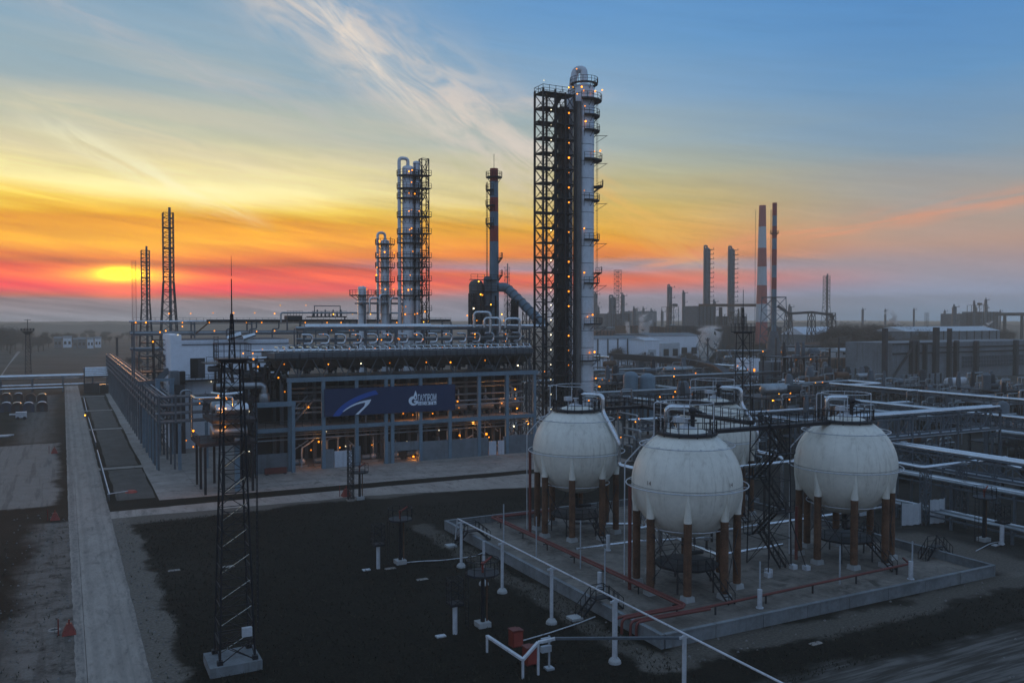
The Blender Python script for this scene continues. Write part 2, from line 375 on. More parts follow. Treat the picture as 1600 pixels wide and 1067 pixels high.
    def stairs(s, p, q, w=.8, th=.08, hand=True, ax=None):
        """a flight from p to q, treads as slabs"""
        p, q = Vector(p), Vector(q); d = q-p; hd = Vector((d.x, d.y, 0)); 
        if hd.length < .01: hd = Vector((1, 0, 0))
        hd.normalize(); a = Vector((-hd.y, hd.x, 0))*w/2
        for k in (-1, 1):
            s.bar(p+a*k, q+a*k, th, th*2.4)
            if hand:
                s.bar(p+a*k+Vector((0, 0, 1)), q+a*k+Vector((0, 0, 1)), .06)
                for t in (0, .33, .66, 1):
                    c = p.lerp(q, t)+a*k; s.bar(c, c+Vector((0, 0, 1)), .05)
        n = max(2, int(abs(d.z)/.28))
        for i in range(n):
            c = p.lerp(q, (i+.5)/n); e = hd*.13
            s.add([c-a-e, c+a-e, c+a+e, c-a+e], [(0, 1, 2, 3)])
        return s
    def lattice(s, c, z0, z1, w0, w1, n, leg=.12, br=.06, style='x', horiz=True):
        def cor(z):
            t = (z-z0)/(z1-z0); h = (w0+(w1-w0)*t)/2
            return [Vector((c[0]+i*h, c[1]+j*h, z)) for i, j in ((-1, -1), (1, -1), (1, 1), (-1, 1))]
        for k in range(n):
            # panels shrink upward with the width
            A, B = cor(z0+(z1-z0)*k/n), cor(z0+(z1-z0)*(k+1)/n)
            for i in range(4):
                j = (i+1) % 4
                s.bar(A[i], B[i], leg)
                if style == 'x': s.bar(A[i], B[j], br); s.bar(A[j], B[i], br)
                elif (k+i) % 2: s.bar(A[i], B[j], br)
                else: s.bar(A[j], B[i], br)
                if horiz: s.bar(B[i], B[j], br)
        return s
COL = SC.collection
ORG = {}
NPART = 0
def tag(o, label=None, cat=None, group=None, kind=None):
    if label: o['label'] = label
    if cat: o['category'] = cat
    if group: o['group'] = group
    if kind: o['kind'] = kind
    return o
def thing(name, label, cat, o=(0, 0, 0), group=None):
    e = bpy.data.objects.new(name, None); COL.objects.link(e); e.empty_display_size = .5
    e.location = W(*o); e.rotation_euler = (0, 0, TH); ORG[e.name] = o
    return tag(e, label, cat, group, 'thing')
def rootof(p):
    while p.parent: p = p.parent
    return p
def mesh(name, m, mt, o, smooth=False):
    me = bpy.data.meshes.new(name); me.from_pydata([(a-o[0], b-o[1], c-o[2]) for a, b, c in m.v], [], m.f); me.update()
    for k in (mt if isinstance(mt, (list, tuple)) else [mt]): me.materials.append(MATS[k])
    if smooth:
        try: me.shade_smooth()
        except Exception: pass
        try: me.set_sharp_from_angle(angle=R(38))
        except Exception: pass
    return me
def part(name, m, mt, parent, smooth=False, label=None):
    if not m.v: return None
    o = ORG[rootof(parent).name]
    ob = bpy.data.objects.new(name, mesh(name, m, mt, o, smooth)); COL.objects.link(ob); ob.parent = parent
    if label: ob['label'] = label
    return ob
def solo(name, label, cat, m, mt, o, group=None, kind=None, smooth=False):
    ob = bpy.data.objects.new(name, mesh(name, m, mt, o, smooth)); COL.objects.link(ob)
    ob.location = W(*o); ob.rotation_euler = (0, 0, TH); ORG[ob.name] = o
    return tag(ob, label, cat, group, kind or 'thing')
def dup(r, o=None, rot=0, label=None, group=None, scale=None):
    def cp(x, par):
        c = x.copy(); COL.objects.link(c); c.parent = par
        for k in x.children: cp(k, c)
        return c
    c = cp(r, None)
    if o is not None: c.location = W(*o); c.rotation_euler = (0, 0, TH+rot); ORG[c.name] = o
    if scale: c.scale = (scale,)*3 if not isinstance(scale, (tuple, list)) else scale
    if label: c['label'] = label
    if group: c['group'] = group
    return c
LM = {}
LR = random.Random(4)
def lamp(parent, p, kind='o', r=.17, name='lamp', watts=0):
    lv = LR.choice(('', '', '_dim', '_bright')); r = round(r*LR.choice((.6, .72, .88))/.02)*.02
    key = (kind, round(r, 2), lv)
    if key not in LM:
        m = M().sph((0, 0, 0), r, 8, 6); LM[key] = mesh('lamp', m, {'o': 'lamp_orange', 'y': 'lamp_yellow', 'w': 'lamp_white'}[kind]+lv, (0, 0, 0), True)
    o = ORG[rootof(parent).name]
    if watts:
        ld = bpy.data.lights.new('lamp_light', 'POINT'); ld.energy = watts; ld.color = (1, .86, .6) if kind == 'w' else (1.0, .36, .06); ld.shadow_soft_size = .15
        lo = bpy.data.objects.new('lamp_light', ld); COL.objects.link(lo); lo.parent = parent; lo.location = (p[0]-o[0], p[1]-o[1]-.35, p[2]-o[2]-.1)
    ob = bpy.data.objects.new(name, LM[key]); COL.objects.link(ob); ob.parent = parent
    ob.location = (p[0]-o[0], p[1]-o[1], p[2]-o[2]); return ob
ORD = ['first', 'second', 'third', 'fourth', 'fifth', 'sixth', 'seventh', 'eighth', 'ninth', 'tenth', 'eleventh', 'twelfth', 'thirteenth', 'fourteenth', 'fifteenth', 'sixteenth', 'seventeenth', 'eighteenth']
# =================================================================== SETTING
def ground_material():
    m = bpy.data.materials.new('ground_soil'); m.use_nodes = True; nt = m.node_tree; nt.nodes.clear(); x = NX(nt)
    b = x.n('ShaderNodeBsdfPrincipled'); o = x.n('ShaderNodeOutputMaterial'); nt.links.new(b.outputs[0], o.inputs[0])
    P = x.n('ShaderNodeTexCoord').outputs['Object']; s = x.n('ShaderNodeSeparateXYZ'); nt.links.new(P, s.inputs[0]); U, V, _ = s.outputs
    nw = x.m('SUBTRACT', x.noise(P, .16, 6, .65), .5); nw2 = x.m('SUBTRACT', x.noise(P, .05, 5, .6), .5)
    Uw = x.m('ADD', U, x.m('ADD', x.m('MULTIPLY', nw, 5.0), x.m('MULTIPLY', nw2, 3))); Vw = x.m('ADD', V, x.m('ADD', x.m('MULTIPLY', nw, 7.0), x.m('MULTIPLY', nw2, 8)))
    def rect(u0, u1, v0, v1, e=1.2, U=Uw, V=Vw):
        a = x.m('MULTIPLY', x.ss(U, u0-e, u0+e), x.ss(U, u1+e, u1-e)); c = x.m('MULTIPLY', x.ss(V, v0-e, v0+e), x.ss(V, v1+e, v1-e))
        return x.m('MULTIPLY', a, c)
    f1 = x.noise(P, .5, 7, .7); f2 = x.noise(P, 4.0, 5, .7); f3 = x.noise(P, .03, 4, .6); f4 = x.noise(P, 18.0, 3, .7)
    t = x.m('ADD', x.m('MULTIPLY', f1, .5), x.m('MULTIPLY', f2, .5))
    grass = x.mix(x.ss(t, .36, .66), (.006, .0052, .0032, 1), (.017, .0140, .0085, 1))
    grass = x.mix(x.m('MULTIPLY', x.ss(f3, .48, .62), .6), grass, (.028, .024, .018, 1))
    sand = x.mix(x.ss(t, .35, .65), (.20, .17, .145, 1), (.29, .252, .222, 1))
    tr = x.noise(x.xyz(x.m('MULTIPLY', U, .9), x.m('MULTIPLY', V, .05)), 1.0, 4, .6)
    sand = x.mix(x.m('MULTIPLY', x.ss(tr, .5, .62), .45), sand, (.075, .068, .062, 1))
    field = x.mix(x.ss(f3, .4, .62), (.045, .041, .034, 1), (.09, .082, .072, 1))
    field = x.mix(x.m('MULTIPLY', x.ss(x.noise(x.xyz(x.m('MULTIPLY', U, .004), x.m('MULTIPLY', V, .03)), 1.0, 4, .6), .48, .6), .6), field, (.035, .035, .026, 1))
    far = x.m('MAXIMUM', x.ss(V, 330, 420), x.m('MAXIMUM', x.ss(U, 150, 260), 0.0))
    c = x.mix(far, grass, field)
    plant = x.mix(x.ss(t, .35, .65), (.022, .020, .017, 1), (.050, .045, .040, 1))      # trodden soil of the plant on the right
    c = x.mix(rect(84, 260, 30, 400, 3), c, plant)
    c = x.mix(x.m('MULTIPLY', rect(-40, -1.0, 136, 203, .8), .95), c, sand)
    c = x.mix(x.m('MULTIPLY', x.m('MULTIPLY', rect(-3.8, 1.4, 35, 124, 1.5), x.ss(f1, .25, .55)), .62), c, sand)
    c = x.mix(x.m('MULTIPLY', rect(-9, -2, 45, 84, 2.2), .35), c, sand)
    c = x.mix(x.m('MULTIPLY', rect(-9, -2.5, 205, 330, 2.5), .45), c, sand)
    sh = x.mix(x.ss(f2, .35, .65), (.12, .104, .086, 1), (.20, .176, .15, 1))
    c = x.mix(x.m('MULTIPLY', x.m('MULTIPLY', rect(4.5, 7.6, 40, 126, .45), x.ss(f1, .2, .45)), .85), c, sh)
    c = x.mix(x.m('MULTIPLY', rect(5, 66, 119, 125, .7), .7), c, sh)                # gravel margins of the cross road
    c = x.mix(x.m('MULTIPLY', rect(38.5, 90, 50.2, 53.6, .6), .55), c, sh)            # bare soil round the dike
    c = x.mix(x.m('MULTIPLY', rect(38.2, 40.8, 50, 101, .5), .45), c, sh)
    c = x.mix(x.m('MULTIPLY', rect(84.5, 92, 52, 70, 1.2), .6), c, sh)
    grv = x.noise(x.xyz(x.m('MULTIPLY', U, .12), x.m('MULTIPLY', V, 1.6)), 1.0, 5, .65)
    gc = x.mix(x.ss(grv, .4, .62), (.06, .054, .047, 1), (.17, .157, .145, 1))
    c = x.mix(x.m('MULTIPLY', rect(28, 400, 34.5, 44.5, 1.5), .85), c, gc)
    c = x.mix(x.m('MULTIPLY', x.ss(f4, .60, .72), .4), c, (.05, .044, .03, 1))
    nt.links.new(c, b.inputs['Base Color']); b.inputs['Roughness'].default_value = .95; b.inputs['Specular IOR Level'].default_value = .15
    bp = x.n('ShaderNodeBump'); bp.inputs['Strength'].default_value = .6; bp.inputs['Distance'].default_value = .15
    nt.links.new(x.m('ADD', f2, f1), bp.inputs['Height']); nt.links.new(bp.outputs[0], b.inputs['Normal'])
    MATS['ground_soil'] = m
ground_material()
gm = M()                                   # one sheet, finer near the plant, reaching the horizon
gx = [-7000, -3000, -1200, -500, -200, -60, 0, 60, 120, 200, 400, 900, 2000, 4000, 7000]
for i in range(len(gx)): 
    for j in range(len(gx)): gm.v.append((gx[i], gx[j], 0))
n_ = len(gx)
for i in range(n_-1):
    for j in range(n_-1): gm.f.append((i*n_+j, (i+1)*n_+j, (i+1)*n_+j+1, i*n_+j+1))
solo('ground', None, None, gm, 'ground_soil', (0, 0, 0), kind='structure')
def sheet(name, pts, z, mt, kind='structure'):
    m = M().add([(p[0], p[1], z) for p in pts], [tuple(range(len(pts)))])
    return solo(name, None, None, m, mt, (pts[0][0], pts[0][1], 0), kind=kind)
def wob(pts, n=14, a=.25, seed=1):
    rnd = random.Random(seed); out = []
    for i, p in enumerate(pts):
        q = pts[(i+1) % len(pts)]
        for k in range(n):
            t = k/n; out.append((p[0]+(q[0]-p[0])*t+(rnd.random()-.5)*a*2*(k > 0), p[1]+(q[1]-p[1])*t+(rnd.random()-.5)*a*2*(k > 0)))
    return out
sheet('road', wob([(.7, 20), (5.5, 20), (5.4, 70), (5.1, 372), (.5, 372), (.4, 130)], 170, .045, 3), .012, 'road')
sheet('road', wob([(4.9, 127.3), (4.9, 122.8), (40, 121.5), (66, 115.5), (74, 126.2), (40, 127)], 16, .22, 5), .008, 'road')
sheet('apron', wob([(12.0, 132.2), (92, 128.6), (92, 146), (140, 150), (140, 360), (12.9, 360)], 18, .12, 7), .016, 'concrete')
for k, (a, b) in enumerate(((163, 165.5), (222, 225), (268, 271), (318, 321))):
    sheet('path', wob([(4.9, a), (12.3, a), (12.3, b), (4.9, b)], 6, .12, 20+k), .008, 'concrete')
for k, (a, b) in enumerate(((134.6, 162), (166.5, 221), (226, 267), (272, 317))):     # mown beds between the road and the apron
    sheet('turf', wob([(6.6, a), (11.7, a), (11.9, b), (6.6, b)], 10, .12, 40+k), .006, 'bed_soil')
# low wooded rise on the horizon
def hills(name, Y, x0, x1, h0, h1, seed, mt='twig'):
    rnd = random.Random(seed); m = M(); n = 260; top = []
    for i in range(n+1):
        t = i/n; hh = h0+(h1-h0)*(.5+.5*math.sin(t*9+seed)*math.cos(t*23+seed*2))+rnd.random()*2.2
        a, b = x0+(x1-x0)*t, Y+40*math.sin(t*5+seed)
        top.append((a, b, hh))
    for (a, b, hh) in top:
        for dy, z in ((-120, 0), (-35, hh*.8), (0, hh), (60, hh*.8), (160, 0)):
            Yw = b+dy; m.v.append((a*CT+Yw*ST, -a*ST+Yw*CT, z+(rnd.random()*1.2 if z else -.5)))
    for i in range(n):
        for j in range(4): m.f.append((i*5+j, (i+1)*5+j, (i+1)*5+j+1, i*5+j+1))
    return solo(name, None, None, m, mt, (x0*CT+Y*ST, -x0*ST+Y*CT, 0), kind='structure')
hills('hills', 2500, -2100, 2000, 8, 16, 2)
hills('hills', 1700, -1300, -420, 6, 15, 5)
hills('hills', 1650, 260, 1500, 8, 19, 8)

# =================================================================== SPHERE FARM
PU0, PU1, PV0, PV1 = 41.6, 83.0, 54.3, 97.5
sheet('pad', [(PU0+.2, PV0+.2), (PU1-.2, PV0+.2), (PU1-.2, PV1-.2), (PU0+.2, PV1-.2)], .28, 'concrete_pad')
t = thing('containment_wall', 'low pale concrete wall enclosing the paved yard of the gas spheres', 'wall', (PU0, PV0, 0))
def wallpanels(a, b, ax, c, h=1.05, th=.28, L=5.2):
    n = max(1, round(abs(b-a)/L)); 
    for i in range(n):
        p, q = a+(b-a)*i/n+.03, a+(b-a)*(i+1)/n-.03; m = M()
        if ax == 'u': m.box(p, q, c-th/2, c+th/2, 0, h); m.box(p, q, c-th/2-.06, c+th/2+.06, h+.002, h+.1)
        else: m.box(c-th/2, c+th/2, p, q, 0, h); m.box(c-th/2-.06, c+th/2+.06, p, q, h+.002, h+.1)
        part('panel', m, 'concrete_wall', t)
wallpanels(PU0+.2, PU1-.2, 'u', PV0); wallpanels(PV0-.14, PV1+.14, 'v', PU0-.02); wallpanels(PU0+.2, PU1-.2, 'u', PV1); wallpanels(PV0-.14, PV1+.14, 'v', PU1+.02)
SPH = [(54.7, 88.3, 'R', 'white gas sphere nearest the banner building with a silver pipe down its right side'),
       (53.0, 65.5, 'L', 'largest looking white gas sphere nearest the camera, with the lowest front position in the yard'),
       (76.0, 88.3, 'R', 'white gas sphere at the back, half hidden behind the front sphere'),
       (74.6, 65.6, 'L', 'white gas sphere on the right with the truss bridge and bright pipes behind it')]
DD = Vector((.446, -.895, 0)); RT = Vector((CT, -ST, 0)); TOC = Vector((-ST, -CT, 0))   # screen right, towards camera
def gas_sphere(u, v, side, label):
    Z, RR = 10.3, 5.25
    t = thing('gas_sphere', label, 'gas sphere', (u, v, .28), 'white gas spheres on brown legs')
    sh = part('shell', M().sph((u, v, Z), RR, 64, 40), 'sphere_white', t, True)
    ms = M()
    for zz in (-.02,):                      # weld seams
        r_ = math.sqrt(RR**2-zz**2); ms.ring((u, v, Z+zz), r_+.004, .02, 64, 4)
    part('weld_seam', ms, 'steel_grey', sh)
    ms = M()
    for k in range(14):
        a = R(3+360/14*k); ms.sweep([(u+math.cos(a)*(RR+.002)*math.cos(R(b)), v+math.sin(a)*(RR+.002)*math.cos(R(b)), Z+(RR+.002)*math.sin(R(b))) for b in range(-56, 57, 8)], .010, 4)
    part('plate_seam', ms, 'sphere_seam', sh)
    for k in range(8):
        a = R(7.5+45*k); c = Vector((u+math.cos(a)*4.74, v+math.sin(a)*4.74, 0)); od = Vector((math.cos(a), math.sin(a), 0))
        lg = part('leg', M().tube(c+Vector((0, 0, .8)), c+Vector((0, 0, 7.45)), .38, .37, 16), 'sphere_leg', t, True)
        part('leg_cap', M().sweep([c+od*d_+Vector((0, 0, z_)) for d_, z_ in ((0, 7.4), (0, 7.7), (.12, 8.2), (.32, 9.0), (.42, 9.8), (.44, 10.1))], [.385, .38, .30, .20, .13, .05], 12), 'sphere_white', lg, True)
        part('footing', M().frustum((c.x, c.y), (1.0, 1.0), (.9, .9), .27, .75), 'cap_white', lg)
    for k in range(8):
        a, b = R(7.5+45*k), R(52.5+45*k)
        if k in (1, 4, 6):
            A, B = [Vector((u+math.cos(q)*4.95, v+math.sin(q)*4.95, 0)) for q in (a, b)]
            part('brace', M().bar(A+Vector((0, 0, 1.2)), B+Vector((0, 0, 6.6)), .07).bar(B+Vector((0, 0, 1.2)), A+Vector((0, 0, 6.6)), .07), 'steel_dark', t)
    for zz, rr, th in ((7.65, 2.5, .05), (3.65, 4.5, .05), (-.12, 5.78, .055), (-4.0, 3.95, .05)):
        m = M().ring((u, v, Z+zz), rr, th, 56, 6)
        if zz < 7:
            for k in range(12):
                a = R(30*k+10); q = Vector((math.cos(a), math.sin(a), 0)); rs = math.sqrt(RR**2-min(zz*zz, RR**2*.98))
                m.bar(Vector((u, v, Z+zz))+q*(rs-.05), Vector((u, v, Z+zz))+q*rr, .05)
        else:
            for k in range(4):
                a = R(45+90*k); q = Vector((math.cos(a)*2.5, math.sin(a)*2.5, 0)); m.bar(Vector((u, v, 15.2))+q, Vector((u, v, Z+zz))+q, .06)
        part('spray_ring', m, 'white_paint', t, True)
    # feed of the spray rings
    s = -1 if side == 'L' else -1
    q = RT*s
    c = Vector((u, v, 0))
    part('spray_pipe', M().pipe([c+q*2.5+Vector((0, 0, 17.95)), c+q*3.15+Vector((0, 0, 17.95)), c+q*3.15+Vector((0, 0, 14.7)), c+q*4.6+Vector((0, 0, 13.6)), c+q*5.95+Vector((0, 0, 12.1)), c+q*5.95+Vector((0, 0, .6))], .065, 6, .25), 'white_paint', t, True)
    part('drain_riser', M().tube(c+q*5.6+TOC*1.2+Vector((0, 0, .3)), c+q*5.6+TOC*1.2+Vector((0, 0, 10.2 if u < 60 else 6)), .17, None, 10), 'red_pipe', t, True)
    # top deck
    dk = part('top_deck', M().lathe((u, v, 0), [(1.25, 15.16), (2.85, 15.16), (2.9, 14.95), (2.85, 14.9), (1.25, 15.0), (1.25, 15.16)], 28), 'steel_black', t)
    m = M(); pts = [(u+2.8*math.cos(R(18*k)), v+2.8*math.sin(R(18*k)), 15.16) for k in range(20)]
    part('railing', m.rail(pts, 1.1, .06, 3, (.5,), True), 'steel_black', dk)
    m = M()
    for k in range(10):
        a = R(36*k); z0 = Z+math.sqrt(RR**2-2.7**2); part('deck_support', M().bar((u+2.7*math.cos(a), v+2.7*math.sin(a), z0-.35), (u+2.7*math.cos(a), v+2.7*math.sin(a), 15.0), .09).bar((u+1.4*math.cos(a), v+1.4*math.sin(a), 15.05), (u+2.7*math.cos(a), v+2.7*math.sin(a), 14.98), .1), 'steel_black', dk)
    part('manhole', M().lathe((u, v, 0), [(.9, 15.2), (.95, 15.5), (.75, 15.68), (.3, 15.8), (.26, 16.3), (.45, 16.32), (.45, 16.42), (.05, 16.44)], 20), 'white_paint', t, True)
    p = c+RT*.45+TOC*.4
    m = M().tube(p+Vector((0, 0, 15.5)), p+Vector((0, 0, 17.0)), .20, .20, 10).tube(p+Vector((0, 0, 16.2)), p+Vector((0, 0, 16.32)), .42, .42, 12).tube(p+Vector((0, 0, 16.75)), p+Vector((0, 0, 16.9)), .42, .42, 12).sph(tuple(p+Vector((0, 0, 17.2))), .38, 10, 8)
    m.tube(p+Vector((0, 0, 17.2))+RT*.2, p+Vector((0, 0, 17.0))+RT*.9, .14, .14, 8).lathe((p.x+RT.x*1.0, p.y+RT.y*1.0, 16.9), [(.02, 0), (.3, .02), (.3, .1), (.02, .12)], 12)
    part('relief_valve', m, 'steel_dark', t, True)
    p2 = c-RT*1.1+TOC*1.3
    part('instrument_box', M().cb((p2.x, p2.y, 16.45), (.85, .5, .5)).bar((p2.x, p2.y, 15.1), (p2.x, p2.y, 16.2), .12), 'white_paint', t)
    if side == 'R':
        pts = [c+DD*.6+Vector((0, 0, 16.9)), c+DD*3.6+Vector((0, 0, 16.9)), c+DD*3.6+Vector((0, 0, 15.0)), c+DD*5.5+Vector((0, 0, 12.0)), c+DD*5.75+Vector((0, 0, 11.4)), c+DD*5.75+Vector((0, 0, 8.9)), c+DD*8.6+Vector((0, 0, 8.6)), c+DD*9.0+Vector((0, 0, 8.3)), c+DD*9.0+Vector((0, 0, 3))]
    else:
        k = -RT*1.9-TOC*.3
        pts = [c+RT*.2+Vector((0, 0, 17.45)), c+k+Vector((0, 0, 17.45)), c+k+Vector((0, 0, 14.9)), c-TOC*5.4-RT*1.5+Vector((0, 0, 12.5)), c-TOC*5.9-RT*1.5+Vector((0, 0, 9)), c-TOC*5.9-RT*1.5+Vector((0, 0, 2))]
    part('gas_pipe', M().pipe(pts, .27, 14, .5), 'zinc', t, True)
    # service deck under the belly
    lo = part('lower_deck', M().lathe((u, v, 0), [(.02, 2.55), (3.1, 2.55), (3.1, 2.35), (.02, 2.35)], 10), 'steel_black', t)
    pts = [(u+3*math.cos(R(36*k)), v+3*math.sin(R(36*k)), 2.55) for k in range(10)]
    m = M().rail(pts, 1.0, .05, 2.5, (.5,), True)
    for q_ in pts[::2]: m.bar((q_[0], q_[1], .28), q_, .12)
    part('deck_frame', m, 'steel_dark', lo)
    part('bottom_nozzle', M().tube((u, v, 5.2), (u, v, 3.4), .3, .3, 12).tube((u, v, 3.4), (u+2, v, 3.3), .2, .2, 10).tube((u, v, 4.2), (u, v, 4.35), .5, .5, 12), 'steel_dark', t, True)
    part('deck_stairs', M().stairs((u+RT.x*3+TOC.x*5.6, v+RT.y*3+TOC.y*5.6, .3), (u+RT.x*1.6+TOC.x*2.6, v+RT.y*1.6+TOC.y*2.6, 2.5), .7, .07), 'steel_black', t)
    if u < 54 and v < 70:                             # small stencilled number on the front sphere
        for k, (da, tx) in enumerate(((38, '14'), (-52, '14'))):
            cu = bpy.data.curves.new('stencil', 'FONT'); cu.body = tx; cu.size = .55; ob = bpy.data.objects.new('stencil', cu); COL.objects.link(ob); bpy.context.view_layer.update()
            me = bpy.data.meshes.new_from_object(ob.evaluated_get(bpy.context.evaluated_depsgraph_get())); bpy.data.objects.remove(ob)
            a = R(-117.5+da); n_ = Vector((math.cos(a), math.sin(a), 0)); tg = Vector((-n_.y, n_.x, 0))
            for vv in me.vertices:
                z = .3+vv.co.y; hr = math.sqrt(RR**2-z*z)+.02; p = n_*hr+tg*(vv.co.x-.3); p = p*(hr/p.length); vv.co = (p.x, p.y, Z+z-.28)
            me.materials.clear(); me.materials.append(MATS['rust']); o_ = bpy.data.objects.new('stencil_number', me); COL.objects.link(o_); o_.parent = sh
    return t
for s_ in SPH: gas_sphere(*s_)
# stair tower with bridges between the spheres
t = thing('stair_tower', 'black steel stair tower standing between the front sphere and the right sphere', 'stair tower', (64.6, 66.5, .28))
m = M()
for k in range(5):
    z0, z1 = .5+k*2.95, .5+(k+1)*2.95
    a, b = (63.6, 65.6) if k % 2 else (65.6, 63.6)
    m.stairs((64.1 if k % 2 else 65.1, 65.0, z0), (64.1 if k % 2 else 65.1, 68.0, z1) if k % 2 == 0 else (64.1, 68.0, z1), .75, .09) if k % 2 == 0 else m.stairs((64.1, 68.0, z0), (64.1, 65.0, z1), .75, .09)
part('stairs', m, 'steel_black', t)
part('frame', M().lattice((64.6, 66.5), .5, 15.3, 3.1, 2.7, 5, .13, .055, 'z'), 'steel_black', t)
m = M()
for k in range(1, 6): 
    z = .5+k*2.95; vv = (68.2, 69.0) if k % 2 else (64.2, 65.0)
    part('landing', M().box(63.4, 65.8, vv[0], vv[1], z-.1, z).rail([(63.4, vv[1 if k % 2 else 0], z), (65.8, vv[1 if k % 2 else 0], z)], 1.1, .06), 'steel_black', t)
part('outrigger', M().bar((62.0, 63.9, .4), (63.2, 65, 5.5), .11), 'steel_black', t); part('outrigger', M().bar((67.2, 63.9, .4), (66.0, 65, 5.5), .11), 'steel_black', t)
for q_ in ((62.0, 63.9), (67.2, 63.9), (62.9, 64.8), (66.3, 64.8)): part('footing', M().cb((q_[0], q_[1], .48), (.6, .6, .5)), 'white_paint', t)
def bridge(a, b, z, label):
    a, b = Vector((a[0], a[1], z)), Vector((b[0], b[1], z)); d = (b-a).normalized(); n = Vector((-d.y, d.x, 0))*.45
    t = thing('walkway_bridge', label, 'walkway', tuple(a), 'black walkways joining the sphere tops')
    part('deck', M().bar(a-Vector((0, 0, .18)), b-Vector((0, 0, .18)), .95, .36), 'steel_black', t)
    part('railing', M().rail([a+n, b+n], 1.1, .06, 1.3, (.5,)).rail([a-n, b-n], 1.1, .06, 1.3, (.5,)), 'steel_black', t)
bridge((55.7, 65.7), (72.0, 65.7), 15.1, 'black walkway from the front sphere top across to the right sphere top')
bridge((57.3, 88.3), (73.3, 88.3), 15.1, 'black walkway between the two rear sphere tops')
bridge((64.6, 69.2), (64.6, 87.9), 15.08, 'black walkway running back from the stair tower to the rear walkway')

# =================================================================== PROCESS BUILDING with the banner
CU = [28.1, 34.0, 39.8, 45.7, 51.1, 52.3, 57.7, 63.5, 69.5, 75.4, 81.4]
BV = 147.0
t = thing('process_building', 'long open grey-blue steel frame building carrying the navy banner', 'building', (28, BV, 0))
BLD = t
for i, u in enumerate(CU):
    top = 11.2 if i == 0 else 15.1
    for j, v in enumerate((BV, BV+6, BV+12)):
        if i == 0 and j: continue
        part('column', M().cb((u, v, top/2), (.62, .55, top)), 'steel_blue' if j == 0 else 'steel_grey', t)
part('column', M().cb((34.3, BV-1.25, 5.6), (.6, .5, 11.2)), 'steel_blue', t)
part('column', M().cb((28.1, BV-1.25, 5.6), (.6, .5, 11.2)), 'steel_blue', t)
part('beam', M().box(27.8, 34.7, BV-1.55, BV-.95, 11.21, 12.0), 'steel_blue', t)
part('beam', M().box(27.8, 33.6, BV-.9, BV+12, 11.25, 11.6), 'steel_grey', t)
part('beam', M().box(33.6, 82.0, BV-.4, BV+.4, 15.11, 15.85), 'steel_blue', t)
for v in (BV+6, BV+12): part('beam', M().box(33.6, 82.0, v-.3, v+.3, 15.11, 15.7), 'steel_grey', t)
for i in range(1, len(CU)-1):
    part('beam', M().box(CU[i]+.312, CU[i+1]-.312, BV-.25, BV+.25, 6.75, 7.45), 'steel_blue', t)
part('beam', M().box(28.42, 33.68, BV-.25, BV+.25, 6.75, 7.45), 'steel_blue', t)
part('floor', M().box(28.5, 81.6, BV+.3, BV+11.6, 7.0, 7.3), 'concrete', t)
part('roof_deck', M().box(33.8, 81.8, BV+.42, BV+11.7, 15.3, 15.6), 'steel_dark', t)
part('rear_wall', M().box(28, 81.6, BV+12.3, BV+12.5, 0, 15.0), 'steel_dark', t)
for a, b, h in ((28.42, 33.68, 3.2), (39.4, 41.6, 3.3), (44.9, 46.4, 3.5), (51.42, 52.0, 3.9), (52.62, 57.4, 3.7), (58.02, 63.18, 3.5), (63.82, 69.18, 3.5), (69.82, 71.4, 3.4), (74.6, 75.1, 3.4), (75.72, 81.1, 3.5)):
    if a == 52.62: part('wall_panel', M().box(a, b, BV-.12, BV+.1, 2.1, h), 'wall_grey', t)
    else: part('wall_panel', M().box(a, b, BV-.12, BV+.1, 0, h), 'wall_grey', t)
for a, b in ((41.7, 43.2), (43.25, 44.8)): part('door', M().box(a, b, BV-.1, BV, .05, 2.9), 'door_white', t)
for a, b in ((71.5, 72.9), (73.4, 74.6)): part('door', M().add([(a, BV-.2, .05), (b, BV-.5, .05), (b, BV-.42, .05), (a, BV-.12, .05), (a, BV-.2, 2.7), (b, BV-.5, 2.7), (b, BV-.42, 2.7), (a, BV-.12, 2.7)], [(0, 1, 5, 4), (1, 2, 6, 5), (2, 3, 7, 6), (3, 0, 4, 7), (4, 5, 6, 7)]), 'door_white', t)
rn = random.Random(5)
m = M()
for zz in (9.4, 10.2, 11.4, 12.9, 13.7): m.pipe([(35, BV+2+zz*.2, zz), (81, BV+2+zz*.2, zz)], .14+.08*rn.random(), 8)
for zz in (5.2, 5.9, 6.3): m.pipe([(29, BV+1.6, zz), (81, BV+1.6, zz)], .13, 8)
part('pipe_run', m, 'zinc_dull', t, True)
for k in range(26):
    u = 35+rn.random()*46; z0 = 7.3 if rn.random() < .5 else 0; v = BV+2.2+rn.random()*6; part('riser_pipe', M().pipe([(u, v, z0), (u, v, z0+2+rn.random()*4), (u+1+rn.random()*2, v, z0+2+rn.random()*3)], .09+.09*rn.random(), 6), 'steel_light', t, True)
part('railing', M().rail([(28.6, BV+.6, 7.3), (39.4, BV+.6, 7.3)], 1.1, .06), 'steel_dark', t); part('railing', M().rail([(64, BV+.6, 7.3), (81.2, BV+.6, 7.3)], 1.1, .06), 'steel_dark', t)
part('inner_stairs', M().stairs((34.6, BV+2.5, 7.3), (38.9, BV+2.5, 12.0), .9, .1).box(38.9, 40, BV+1.8, BV+3.2, 11.9, 12.0).rail([(34.4, BV+1.6, 12.0), (39, BV+1.6, 12.0)], 1.1, .06), 'steel_grey', t)
